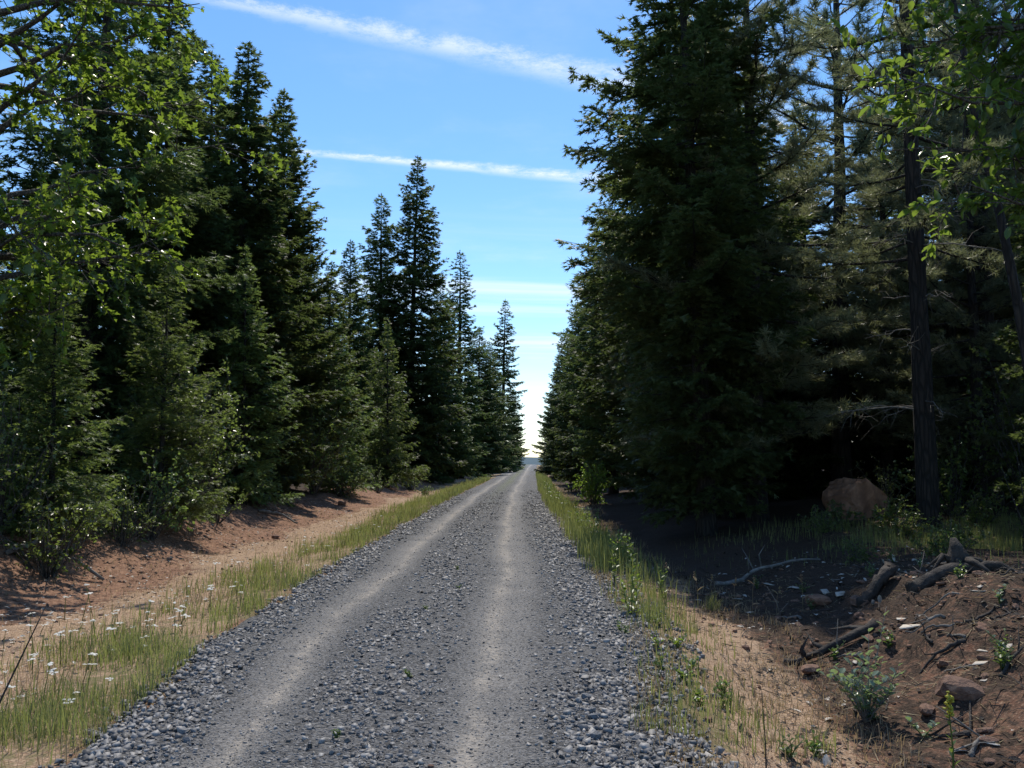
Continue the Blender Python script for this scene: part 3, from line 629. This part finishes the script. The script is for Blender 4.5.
def gravel():
    rng = np.random.default_rng(60); n = 160000
    y = 3.7+(rng.random(n)**2.0)*44; s = rng.uniform(-2.25, 2.5, n); sw = s+fbm(y*.35, y*0, 61)*.12
    lft = np.exp(-(np.abs(sw+1.03)/.36)**3); rgt = np.exp(-(np.abs(sw-.70)/.42)**3); wheel = np.maximum(lft, rgt)
    dens = (1-wheel)**1.2*.60+.12
    dens *= (1-sstep(2.0, 2.5, s+fbm(y, s, 3)*.5))*(1-sstep(1.95, 2.2, -s+fbm(y, s, 4)*.4))
    dens *= .25+.75*sstep(-.3, .3, fbm(s*2.2, y*.8, 66)+.25*sstep(1.1, 1.6, np.abs(s)))
    dens *= 1-.85*sstep(18, 47, y)
    keep = rng.random(n) < dens; y = y[keep]; s = s[keep]; wheel = wheel[keep]; x = road_at(s, y)
    z = np.where(np.abs(s) < 2.0, road_surface_z(x, y), ground_z(x, y)+.01)
    size = (.006+.028*rng.random(len(y))**2.8)*(1-.4*wheel); size *= (1+.40*sstep(8, 30, y))
    size *= np.where((s > 1.2) | (s < -1.4), 1.2, 1.0)
    m = 18000; y2 = 3.7+rng.random(m)**1.5*11; s2 = rng.uniform(-1.9, 1.9, m); x2 = road_at(s2, y2); sz2 = .004+.007*rng.random(m)**1.5   # grit
    x, y, z, size = np.concatenate([x, x2]), np.concatenate([y, y2]), np.concatenate([z, road_surface_z(x2, y2)]), np.concatenate([size, sz2])
    P = np.stack([x, y, z+size*.12], -1)
    o = link('loose_gravel', stones_mesh('loose_gravel', P, size, rng, M['gravel']), road); tag(o, None, None, None, 'stuff')
    return len(y)*12
tot += gravel()
def rock_mesh(name, seed, mat, rough=.22, sub=2, ax=(1, .8, .7)):
    import bmesh
    bm = bmesh.new(); bmesh.ops.create_icosphere(bm, subdivisions=sub, radius=.5); rng = np.random.default_rng(seed); ph = rng.uniform(0, 6, 9)
    cuts = nrm(rng.normal(0, 1, (7, 3))); lim = rng.uniform(.28, .46, 7)
    for v in bm.verts:
        p = np.array(v.co)
        for c, l in zip(cuts, lim):
            d = p@c
            if d > l: p = p-c*(d-l)*.9
        p = p*(1+rough*.5*(math.sin(p[0]*9+ph[0])*math.sin(p[1]*8+ph[1])+math.sin(p[2]*11+ph[2])*.5)*.5)+rng.normal(0, .012, 3)
        v.co = Vector(p*np.array(ax))
    m = bpy.data.meshes.new(name); bm.to_mesh(m); bm.free(); m.materials.append(M[mat]); return m
greys = [rock_mesh('grey_stone', 70+i, 'grey_rock', sub=1) for i in range(6)]
reds = [rock_mesh('red_stone', 80+i, 'red_rock', sub=2) for i in range(4)]
for i in range(110):                       # bigger stones lying in the road gravel
    y = 4.2+R.random()**1.5*7; s_ = R.choice([-1, 1])*R.uniform(1.3, 2.2) if i % 4 else R.uniform(-.35, .35)
    if i % 2: s_ = R.uniform(1.4, 2.5)
    x = float(road_at(s_, y)); k = R.uniform(.045, .10)*(1.0 if s_ > 1.2 else .75)
    z = float(road_surface_z(np.array(x), np.array(y))) if abs(s_) < 2 else float(ground_z(x, y))
    link('stone', greys[i % 6], road, (x, y, z+k*.12), (R.uniform(-.3, .3), R.uniform(-.3, .3), R.uniform(0, 6)), (k, k, k))

# ------------------------------------------------------------------ grass
def grass(name, P, h, wid, rng, mat, bend=.5):
    n = len(P); a = rng.uniform(0, 6.283, n); dr = np.stack([np.cos(a), np.sin(a), np.zeros(n)], -1); wd = np.stack([-np.sin(a), np.cos(a), np.zeros(n)], -1)
    b = rng.uniform(.1, 1, n)[:, None]*bend; h = h[:, None]; up = np.array([0, 0, 1.]); w = wd*wid[:, None]/2
    mid = P+up*h*.55+dr*h*b*.25; tip = P+up*h*(1-.25*b)+dr*h*b*.8
    V = np.stack([P-w, P+w, mid+w*.75, mid-w*.75, tip], 1).reshape(-1, 3)
    T = np.array([(0, 1, 2), (0, 2, 3), (3, 2, 4)]); F = (T[None]+np.arange(n)[:, None, None]*5).reshape(-1, 3)
    return mesh_from(name, V, F, (mat,))
def scatter(n, y0, y1, s0, s1, rng, power=2.0, clump=0.0, seed=0, edge=None):
    y = y0+(rng.random(n)**power)*(y1-y0); s = rng.uniform(s0, s1, n)
    if edge is not None: s = edge(s, y)
    x = road_at(s, y); ok = rng.random(n) < np.clip(.5+clump*fbm(x*1.6, y*1.6, seed)*2.2, 0.02, 1)
    x, y, s = x[ok], y[ok], s[ok]
    return np.stack([x, y, ground_z(x, y)-.01], -1), s
def build_grass():
    rng = np.random.default_rng(90); c = 0
    A, sA = scatter(60000, 3.6, 75, -3.7, -1.98, rng, 2.2, 1.2, 5); k = rng.random(len(A)) < sstep(-3.9, -2.7, sA+fbm(A[:, 0], A[:, 1], 7)*.8)
    A = A[k]; h = rng.uniform(.05, .30, len(A))*(1+.3*sstep(10, 40, A[:, 1]))
    o = link('grass', grass('verge_grass_left', A, h, rng.uniform(.0025, .006, len(A))*(1+A[:, 1]/16), rng, M['grass'], .8)); tag(o, 'green and yellowing grass strip between the gravel and the red earth', 'grass', None, 'stuff'); c += len(A)
    B, sB = scatter(38000, 3.6, 80, -5.4, -2.0, rng, 2.1, .8, 15); h = rng.uniform(.03, .17, len(B))
    h *= np.where(sB < -3.4, .55, 1.0)
    o = link('dry_grass', grass('dry_grass_left', B, h, rng.uniform(.0025, .006, len(B))*(1+B[:, 1]/20), rng, M['straw'], 1.3)); tag(o, 'short dry straw grass on the red earth verge', 'grass', None, 'stuff'); c += len(B)
    A, sA = scatter(44000, 5.5, 95, 1.75, 3.0, rng, 1.7, .9, 25); k = rng.random(len(A)) < (sstep(1.7, 2.1, sA)*(1-sstep(2.4, 3.0, sA+fbm(A[:, 0], A[:, 1], 8)*.6)))*(.25+.75*sstep(8.5, 12, A[:, 1])); A = A[k]
    h = rng.uniform(.14, .55, len(A))*(.40+.60*sstep(8, 13, A[:, 1]))
    o = link('grass', grass('verge_grass_right', A, h, rng.uniform(.004, .009, len(A))*(1+A[:, 1]/22), rng, M['grass'])); tag(o, 'tall green grass between the gravel and the shaded ditch', 'grass', None, 'stuff'); c += len(A)
    B, sB = scatter(36000, 3.6, 70, 1.8, 3.7, rng, 2.1, .8, 35); h = rng.uniform(.03, .16, len(B))
    o = link('dry_grass', grass('dry_grass_right', B, h, rng.uniform(.0025, .006, len(B))*(1+B[:, 1]/20), rng, M['straw'], 1.4)); tag(o, 'flattened dry straw grass on the slope down to the shaded ditch', 'grass', None, 'stuff'); c += len(B)
    n = 9000; x = rng.normal(8.6, 1.9, n); y = rng.normal(17.2, 1.6, n); ok = fbm(x, y, 48) > -.15; P = np.stack([x, y, ground_z(x, y)-.01], -1)[ok]
    o = link('grass', grass('forest_grass', P, rng.uniform(.06, .30, len(P)), rng.uniform(.005, .011, len(P)), rng, M['grass'])); tag(o, 'thin forest grass around the foot of the bare pine', 'grass', None, 'stuff'); c += len(P)
    return c*3
tot += build_grass()

# ------------------------------------------------------------------ stones, logs and the boulder
def lay(name, mesh, label, cat, x, y, k, rot=(0, 0, 0), sink=.25, group=None):
    o = link(name, mesh, None, (x, y, float(ground_z(x, y))+k[2]*(.5-sink)*.7), rot, k); return tag(o, label, cat, group)
bl = rock_mesh('boulder', 203, 'boulder', .16, 4, (1, 1, 1))
for v in bl.vertices:                      # a tilted split block: steep dark face, long sunlit back
    c = v.co; q = .05*math.sin(11*c.x+5*c.y)*math.sin(9*c.z+4*c.x)+.02*math.sin(31*c.x+17*c.z)*math.sin(23*c.y)
    v.co = (c.x*(1+q), max(c.y, -.30+.12*c.x+q*.6), min(c.z*(1+q), .34-.62*max(c.x+.05, 0)-.16*max(-c.x-.15, 0)+q*.5))
lay('boulder', bl, 'big reddish brown boulder with a sunlit top beside the bare pine trunk', 'boulder', 8.0, 20.8, (1.55, 1.4, 1.55), (0, 0, .35), .14)
GR = 'red stones on the earth mound'
for i, (x, y, k, lab) in enumerate([(3.62, 10.7, .27, 'rounded red stone at the edge of the shaded ditch'), (3.95, 10.3, .24, 'red stone half buried between the charred log and the rounded stone'), (2.72, 8.25, .20, 'dark red stone just below the dark fallen branch'),
        (3.30, 6.75, .33, 'flat orange-brown stone beyond the pale-leaved bush'), (3.05, 6.70, .16, 'small reddish stone beside the flat orange-brown stone'), (2.30, 8.9, .12, 'small brown stone in the dry grass short of the dark fallen branch'), (4.4, 7.6, .22, 'shaded red stone on top of the earth mound')]):
    lay('stone', reds[i % 4], lab, 'stone', x, y, (k*1.25, k, k*.85), (0, 0, R.uniform(0, 6)), .2, GR)
lay('stone', reds[1], 'small rust-red stone lying in the grey road gravel', 'stone', 1.28, 5.95, (.09, .07, .05), (0, 0, 1), .2)
lay('stone', reds[2], 'tiny dark red stone on the middle of the road', 'stone', -.42, 4.75, (.045, .04, .035), (0, 0, 2), .0)
for i, (x, y, k, lab) in enumerate([(-6.3, 24.0, .3, 'brown stone at the top of the red earth bank'), (-6.0, 31.5, .34, 'rounded stone where the bank meets the tall shrub'), (-5.4, 20.5, .22, 'flat stone low on the red earth bank')]):
    lay('stone', reds[i], lab, 'stone', x, y, (k*1.3, k, k*.8), (0, 0, i), .2, 'stones on the red earth bank')
def log(name, label, pts, r0, r1, mat, twigs=0, seed=0, cat='log', sides=9):
    rng = np.random.default_rng(seed); g = Geo(); pts = np.array(pts, float); n = 14; t = np.linspace(0, 1, len(pts)); u = np.linspace(0, 1, n)
    P = np.stack([np.interp(u, t, pts[:, i]) for i in range(3)], -1); P[1:-1] = (P[:-2]+2*P[1:-1]+P[2:])/4; P = P+rng.normal(0, r0*.18, P.shape)
    P[:, 2] += ground_z(P[:, 0], P[:, 1]); org = P[0].copy(); P = P-org
    o = link(name, None, None, org.tolist()); tag(o, label, cat, 'fallen wood'); o.empty_display_size = .1
    g.tube(P, np.linspace(r0, r1, n), sides, .16, rng); link('stem', g.mesh(name+'_stem', M[mat]), o)
    for k in range(twigs):
        h = Geo(); i = rng.integers(3, n-1); d = nrm(rng.normal(0, 1, 3)+np.array([0, 0, .4])); l = rng.uniform(.12, .45)
        h.tube([P[i], P[i]+d*l*.5+rng.normal(0, .02, 3), P[i]+d*l], [r1*.7+.003, r1*.4+.003, .002], 4); link('twig', h.mesh(name+'_twig', M[mat]), o)
    return o
log('fallen_branch', 'long dark fallen branch lying up the earth mound', [(2.62, 8.75, .03), (2.9, 8.7, .05), (3.2, 8.75, .07), (3.55, 8.85, .08)], .028, .045, 'dead_dark', 4, 1, 'branch')
log('charred_log', 'short charred log pointing up on the earth mound', [(3.95, 10.2, .02), (4.15, 10.3, .07), (4.40, 10.4, .14)], .06, .075, 'dead_dark', 0, 2)
log('rotten_log', 'long dark rotten log across the top of the earth mound', [(4.25, 9.7, .03), (5.0, 9.85, .05), (5.8, 9.7, .03)], .075, .05, 'dead_dark', 3, 3)
log('fallen_branch', 'thin fallen branch beneath the massive overhanging fir', [(3.0, 13.2, .05), (3.8, 14.0, .12), (4.9, 14.3, .05)], .035, .015, 'dead', 5, 4, 'branch')
log('fallen_branch', 'bent grey branch arching over the shaded edge of the red earth', [(-6.75, 12.0, .02), (-6.5, 12.35, .34), (-6.1, 12.6, .24), (-5.75, 12.7, .04)], .035, .02, 'dead', 3, 5, 'branch')
log('fallen_branch', 'weathered stick at the brink of the red earth bank', [(-6.6, 23.3, .06), (-6.1, 23.7, .12), (-5.6, 23.4, .02)], .04, .02, 'dead', 4, 6, 'branch')
def stump():
    rng = np.random.default_rng(9); x, y = 4.95, 9.95; z = float(ground_z(x, y)); o = link('stump', None, None, (x, y, z)); tag(o, 'jagged dark root stump on top of the earth mound', 'stump')
    g = Geo(); zz = np.array([-.1, 0, .09, .18, .28, .38]); g.tube(np.stack([-.1*zz, .1*zz, zz], -1), [.2, .16, .12, .10, .07, .03], 12, .3, rng); link('trunk', g.mesh('stump_trunk', M['dead_dark']), o)
    for k in range(9):
        h = Geo(); a = k*.7+rng.normal(0, .2); l = rng.uniform(.2, .45); d = np.array([math.cos(a), math.sin(a), 0])
        h.tube([d*.1+np.array([0, 0, .14]), d*l*.5+np.array([0, 0, rng.uniform(.05, .2)]), d*l+np.array([0, 0, rng.uniform(-.08, .05)])], [.045, .03, .01], 6, .2, rng); link('root', h.mesh('stump_root', M['dead_dark']), o)
stump()

lab = 'short stick lying on the rough earth mound'; GS = 'sticks on the earth mound'
for i in range(26):
    x = R.uniform(3.0, 6.2); y = R.uniform(5.6, 11.5); a = R.uniform(0, 3.1); l = R.uniform(.15, .5)
    if x > .55*y: x = .5*y
    o = log('stick', lab, [(x, y, .012), (x+math.cos(a)*l*.5, y+math.sin(a)*l*.5, .02+R.random()*.03), (x+math.cos(a)*l, y+math.sin(a)*l, .012)], R.uniform(.008, .022), .007, R.choice(['dead_dark', 'dead_dark', 'dead']), R.choice([0, 1, 2]), 500+i, 'stick', 6); o['group'] = GS
lab = 'fist-sized reddish stone half sunk in the rough earth mound'
for i in range(34):
    x = R.uniform(2.6, 6.0); y = R.uniform(5.4, 12); k = R.uniform(.06, .15)
    if x > .56*y: x = .52*y
    lay('stone', reds[i % 4], lab, 'stone', x, y, (k*1.3, k, k*.8), (R.uniform(-.3, .3), R.uniform(-.3, .3), R.uniform(0, 6)), .35, 'small red stones on the earth mound')
lab = 'pale chip of split wood lying on the rough earth mound'
chip = stones_mesh('wood_chip', np.zeros((1, 3)), np.ones(1), np.random.default_rng(77), M['chip'], .35)
for i in range(30):
    x = R.uniform(2.7, 6.5); y = R.uniform(5.2, 13); k = R.uniform(.035, .085)
    if x > .56*y: x = .52*y
    o = link('wood_chip', chip, None, (x, y, float(ground_z(x, y))+.012), (R.uniform(-.3, .3), R.uniform(-.3, .3), R.uniform(0, 6)), (k*1.8, k*.8, k*.5)); tag(o, lab, 'wood chip', 'pale chips on the earth mound')

# ------------------------------------------------------------------ single plants: stem with separate leaves
from mathutils import Matrix
LEAF = {}
def leaf_mesh(kind, mat):
    if (kind, mat) not in LEAF:
        V, F = leaf_shape(kind); LEAF[kind, mat] = mesh_from('leaf_'+kind, V, F, (M[mat],))
    return LEAF[kind, mat]
def plant(name, label, cat, x, y, stems, nleaf, size, kind, mat, seed, group=None, stem_mat='weed', up=.45, r=.006, joined=False, taper=.5):
    rng = np.random.default_rng(seed); o = link(name, None, None, (x, y, float(ground_z(x, y)))); tag(o, label, cat, group); o.empty_display_size = .1
    P = []; D = []; Z = []
    for st in stems:
        st = np.array(st, float); g = Geo(); u = np.linspace(0, 1, 7); t = np.linspace(0, 1, len(st)); pts = np.stack([np.interp(u, t, st[:, i]) for i in range(3)], -1); pts[0, 2] -= .04
        g.tube(pts, r*(1-.75*u), 5); link('stem', g.mesh(name+'_stem', M[stem_mat]), o)
        for k in range(nleaf):
            v = .08+.92*(k+rng.random()*.6)/nleaf; a = k*2.4+rng.normal(0, .3); P.append([np.interp(v, u, pts[:, i]) for i in range(3)])
            D.append([math.cos(a), math.sin(a), up+.6*v+rng.normal(0, .15)]); Z.append(size*(1-taper*v)*rng.uniform(.75, 1.2))
    P = np.array(P); D = nrm(np.array(D)); Fr = frames(D, rng, .8)
    if joined:
        V, F = leaves(kind, P, D, np.array(Z), rng, .8); link('leaves', mesh_from(name+'_leaves', V, F, (M[mat],)), o); return o
    for i in range(len(P)):
        l = link('leaf', leaf_mesh(kind, mat), o); l.matrix_local = Matrix.Translation(Vector(P[i])) @ Matrix(Fr[i].tolist()).to_4x4() @ Matrix.Scale(float(Z[i]), 4)
    return o
plant('tall_weed', 'tallest leafy weed at the gravel edge, a single upright stalk', 'plant', 1.27, 9.6, [[(0, 0, 0), (.01, 0, .4), (-.02, 0, .84)], [(.02, 0, 0), (.06, .02, .2), (.07, .02, .42)], [(-.02, 0, 0), (-.07, -.02, .2), (-.10, 0, .36)]], 16, .105, 'slim', 'weed', 301)
rb = random.Random(8); br_ = [[(0, 0, 0), (rb.uniform(-.14, .14), rb.uniform(-.14, .14), .2), (rb.uniform(-.34, .34), rb.uniform(-.25, .25), rb.uniform(.28, .56))] for _ in range(22)]
plant('pale_bush', 'small bush with pale glossy leaves in front of the dark fallen branch', 'bush', 2.62, 6.75, br_+[[(0, 0, 0), (.1, .05, .4), (.22, .1, .82)], [(0, 0, 0), (.05, .05, .35), (.08, .1, .66)]], 11, .066, 'round', 'glaucous', 302, stem_mat='dead', taper=.2)
lab = 'ankle-high green seedling on the rough earth mound'
for i in range(16):
    x = R.uniform(2.6, 6.0); y = R.uniform(6.2, 13); x = min(x, .54*y)
    plant('mound_seedling', lab, 'plant', x, y, [[(0, 0, 0), (R.uniform(-.05, .05), R.uniform(-.05, .05), .07), (R.uniform(-.10, .10), R.uniform(-.08, .08), R.uniform(.08, .2))] for _ in range(4)], 7, .05, 'round', R.choice(['weed', 'shrub', 'glaucous']), 600+i, 'seedlings on the earth mound', joined=True)
plant('pale_sprout', 'low sprout with pale leaves next to the yellow-tipped flower stalk', 'plant', 2.86, 6.35, [[(0, 0, 0), (.05, 0, .06), (.12, 0, .10)], [(0, 0, 0), (-.05, 0, .06), (-.1, .02, .12)]], 8, .06, 'round', 'glaucous', 303, taper=.2)
fs = plant('flower_stalk', 'upright green flower stalk with a yellowish bud tip', 'plant', 2.52, 5.25, [[(0, 0, 0), (.01, 0, .3), (-.01, 0, .62)]], 16, .075, 'slim', 'weed', 304, r=.009, up=.9, taper=.55)
def buds(o, z0, z1, rad, n, size, mat, seed, name='bud'):
    rng = np.random.default_rng(seed); P = np.stack([rng.normal(0, rad, n), rng.normal(0, rad, n), rng.uniform(z0, z1, n)], -1)
    link(name, stones_mesh('buds', P, np.full(n, size), rng, M[mat], .8), o)
buds(fs, .50, .64, .010, 40, .016, 'yellow', 1, 'bud_spike')
plant('dry_stalk', 'thin dead brown stalk standing by the gravel edge', 'plant', 1.40, 5.05, [[(0, 0, 0), (.0, 0, .2), (-.015, 0, .50)]], 22, .022, 'slim', 'dead_dark', 305, stem_mat='dead_dark', up=.9)
plant('bare_twig', 'dark bare leaning twig in the verge grass', 'twig', -2.72, 4.55, [[(0, 0, -.05), (.10, .05, .40), (.30, .15, .95)]], 3, .03, 'slim', 'dead_dark', 306, stem_mat='dead_dark', r=.010)
plant('bare_sapling', 'thin bare sapling beside the dark fir past the earth mound', 'sapling', 7.75, 13.6, [[(0, 0, 0), (.05, 0, .7), (-.05, 0, 1.6)], [(0, 0, .3), (.15, 0, .8), (.25, 0, 1.3)], [(0, 0, .5), (-.15, 0, .9), (-.3, 0, 1.4)]], 10, .05, 'round', 'shrub', 307, stem_mat='bark_dark', r=.016)
G_W = 'leafy weeds along the gravel edge'; lab = 'knee-high leafy weed in the tall grass at the gravel edge by the ditch'
for i in range(44):
    y = 10.5+i*.95+R.uniform(-.5, .5); x = float(road_at(R.uniform(2.0, 2.65), y)); h = R.uniform(.35, .75)
    plant('leafy_weed', lab, 'plant', x, y, [[(0, 0, 0), (R.uniform(-.08, .08), 0, h*.5), (R.uniform(-.12, .12), R.uniform(-.1, .1), h)] for _ in range(3)], 12, R.uniform(.07, .10), R.choice(['slim', 'round']), R.choice(['weed', 'bush']), 320+i, G_W, joined=True)
lab = 'low bright green weed among the stones of the gravel edge'
for i, (x, y) in enumerate([(1.05, 8.5), (1.25, 7.9), (1.18, 7.2), (1.32, 6.9), (1.42, 7.3), (1.30, 6.3), (1.52, 6.5), (1.48, 8.1), (1.7, 5.6), (1.95, 5.9), (1.45, 9.1), (1.62, 7.0)]):
    plant('low_weed', lab, 'plant', x, y, [[(0, 0, 0), (R.uniform(-.05, .05), R.uniform(-.05, .05), .06), (R.uniform(-.10, .10), R.uniform(-.08, .08), R.uniform(.07, .15))] for _ in range(4)], 7, .05, 'round', 'bush' if i % 2 else 'weed', 360+i, 'low weeds among the edge stones', joined=True)
lab = 'tiny green seedling sprouting in the middle of the road'
for i, (x, y) in enumerate([(-.75, 6.6), (-1.0, 5.2), (-.9, 9.5), (-.65, 11), (-.8, 13)]):
    plant('seedling', lab, 'plant', x, y, [[(0, 0, .02), (R.uniform(-.03, .03), 0, .04), (R.uniform(-.05, .05), R.uniform(-.03, .03), .06)] for _ in range(3)], 5, .03, 'round', 'weed', 380+i, 'seedlings in the road', joined=True)
# white flowers: a stem with a flat cluster of small heads
def flower_kind(seed, h):
    rng = np.random.default_rng(seed); g = Geo(); top = np.array([rng.normal(0, .02), rng.normal(0, .02), h]); g.tube([(0, 0, -.02), top*.5, top], [.003, .0025, .002], 4)
    f = Geo()
    for k in range(7):
        c = top+np.array([rng.normal(0, .013), rng.normal(0, .013), rng.uniform(-.004, .006)]); a = np.linspace(0, 2*np.pi, 7)[:-1]; r_ = .011*rng.uniform(.7, 1.2)
        V = np.concatenate([[c+np.array([0, 0, .005])], c+np.stack([np.cos(a)*r_, np.sin(a)*r_, np.zeros(6)], -1)]); f.add(V, [(0, i+1, (i+1) % 6+1) for i in range(6)])
    return g.mesh('flower_stem', M['grass']), f.mesh('flower_head', M['flower'])
FK = [flower_kind(400+i, .06+.045*i) for i in range(5)]; lab = 'small white wildflower on a thin stem in the verge grass by the red earth'
for i in range(130):
    if i < 95: y = 5.2+R.random()**.8*5.5; s_ = -2.55-R.random()*1.9-fbm(np.array(y*1.3), np.array(0.), 5)*.8
    else: y = R.uniform(10, 24); s_ = R.uniform(-3.9, -2.2)
    s_ = float(s_); x = float(road_at(s_, y)); st, hd = FK[i % 5]; k = R.uniform(.8, 1.7)
    o = link('wildflower', None, None, (x, y, float(ground_z(x, y))), (R.uniform(-.2, .2), R.uniform(-.2, .2), R.uniform(0, 6)), (k, k, k if i % 3 else k*.6)); tag(o, lab, 'flower', 'white wildflowers in the verge'); o.empty_display_size = .05
    link('stem', st, o); link('flower_head', hd, o)
# tufts of fresh grass and nodding seed heads at the ditch
def tuft(label, x, y, h, n, mat, seed, group=None):
    rng = np.random.default_rng(seed); P = np.stack([rng.normal(0, .06, n), rng.normal(0, .06, n), np.full(n, -.02)], -1)
    o = link('grass_tuft', grass('grass_tuft', P, rng.uniform(.5, 1.1, n)*h, np.full(n, .007), rng, M[mat], .8), None, (x, y, float(ground_z(x, y)))); return tag(o, label, 'grass tuft', group)
tuft('fresh green grass tuft at the shaded edge of the ditch', 2.50, 11.3, .30, 60, 'grass', 1)
tuft('small green grass tuft close to the tall leafy weed', 1.42, 9.2, .32, 60, 'grass', 2)
tuft('yellow-green grass tuft near the pale-leaved bush', 2.05, 6.1, .22, 50, 'grass', 3)
tuft('dry straw tuft with long blades beside the dead stalk', 1.62, 4.85, .30, 60, 'straw', 4)
lab = 'dry grass stem with a pale seed head at the shaded ditch edge'
for i, (x, y) in enumerate([(2.35, 11.4), (2.75, 11.2), (2.9, 10.9), (3.1, 10.6), (2.6, 11.8), (3.35, 10.4), (2.2, 12.2)]):
    h = R.uniform(.3, .5); b = R.uniform(-.12, .12)
    o = plant('seed_grass', lab, 'grass', x, y, [[(0, 0, 0), (b*.3, 0, h*.7), (b, 0, h)]], 2, .12, 'slim', 'straw', 440+i, 'seed heads at the ditch', stem_mat='straw', r=.003)
    rng = np.random.default_rng(i); n = 14; link('seed_head', stones_mesh('seeds', np.stack([b+rng.normal(0, .006, n), rng.normal(0, .006, n), rng.uniform(h-.07, h+.02, n)], -1), np.full(n, .011), rng, M['straw'], .9), o)

# needles, chips and dead leaves lying on the ground
def litter_on(name, label, n, xs, ys, seed, mat, smin, smax, clump):
    rng = np.random.default_rng(seed); y = rng.uniform(*ys, n) if not isinstance(ys, float) else 0; y = ys[0]+rng.random(n)**1.6*(ys[1]-ys[0]); s_ = rng.uniform(*xs, n); x = road_at(s_, y)
    k = rng.random(n) < np.clip(.4+fbm(x*1.1, y*1.1, seed)*clump, 0, 1); x, y = x[k], y[k]; P = np.stack([x, y, ground_z(x, y)+.006], -1); m = len(P)
    D = nrm(np.stack([rng.normal(0, 1, m), rng.normal(0, 1, m), rng.normal(0, .25, m)], -1)); V, F = leaves('slim', P, D, rng.uniform(smin, smax, m), rng, .75)
    o = link(name, mesh_from(name, V, F, (M[mat],))); tag(o, label, 'litter', None, 'stuff'); return len(F)
tot += litter_on('leaf_litter', 'pale fallen leaves scattered over the red earth bank', 7500, (-6.2, -2.9), (5, 30), 101, 'chip', .02, .07, 1.8)
tot += litter_on('wood_litter', 'pale bits of wood and bark on the earth mound', 1500, (3.0, 7.5), (4.5, 16), 102, 'chip', .03, .12, 1.6)
tot += litter_on('brown_litter', 'brown dead leaves and bark flakes on the shaded slope', 6000, (2.2, 9), (4, 20), 103, 'dead_dark', .03, .09, 1.2)
tot += litter_on('brown_litter', 'brown dead leaves and bark flakes under the trees by the red bank', 4500, (-8, -4.6), (6, 40), 104, 'dead_dark', .03, .08, 1.2)
# fine twigs and needles lying flat, and crumbled earth
def flat_bits(name, label, n, xs, ys, seed, mat, lmin, lmax, wid):
    rng = np.random.default_rng(seed); y = ys[0]+rng.random(n)**1.7*(ys[1]-ys[0]); s_ = rng.uniform(*xs, n); x = road_at(s_, y); k = rng.random(n) < np.clip(.5+1.3*fbm(x*1.3, y*1.3, seed), .05, 1); x, y = x[k], y[k]; m = len(x)
    P = np.stack([x, y, ground_z(x, y)+.008], -1); a = rng.uniform(0, 6.283, m); D = np.stack([np.cos(a), np.sin(a), rng.normal(.05, .18, m)], -1)*rng.uniform(lmin, lmax, (m, 1))
    Wd = nrm(np.cross(D, np.array([0, 0, 1.])+rng.normal(0, .3, (m, 3))))*wid*rng.uniform(.6, 1.4, (m, 1)); V, F = blades(P, D, Wd)
    o = link(name, mesh_from(name, V, F, (M[mat],))); tag(o, label, 'litter', None, 'stuff'); return len(F)
tot += flat_bits('twig_litter', 'fine dry twigs and needles strewn over the earth mound', 16000, (2.2, 8.5), (4, 15), 111, 'straw', .04, .20, .007)
tot += flat_bits('twig_litter', 'dark broken twigs strewn over the earth mound and ditch', 12000, (2.6, 8.5), (4, 16), 112, 'dead_dark', .06, .30, .011)
tot += flat_bits('twig_litter', 'fine dry twigs and needles strewn over the red earth verge', 16000, (-6.6, -2.6), (4.5, 30), 113, 'straw', .04, .16, .007)
tot += flat_bits('twig_litter', 'dark twigs and needles along the foot of the red earth bank', 6000, (-7, -4), (5, 30), 114, 'dead_dark', .05, .22, .010)
def clods(label, n, xs, ys, seed):
    rng = np.random.default_rng(seed); y = ys[0]+rng.random(n)**1.6*(ys[1]-ys[0]); s_ = rng.uniform(*xs, n); x = road_at(s_, y); k = rng.random(n) < np.clip(.4+1.6*fbm(x*.9, y*.9, seed), .03, 1); x, y = x[k], y[k]
    size = .010+.042*rng.random(len(x))**5; P = np.stack([x, y, ground_z(x, y)+size*.15], -1)
    o = link('earth_clods', stones_mesh('earth_clods', P, size, rng, M['clod'])); tag(o, label, 'soil', None, 'stuff'); return len(x)*12
tot += clods('crumbled reddish earth on the mound by the ditch', 8000, (2.6, 8), (4.2, 14), 121)
tot += clods('crumbled reddish earth along the red earth bank', 4200, (-6.6, -3.8), (5, 28), 122)
print('TRIS', tot)
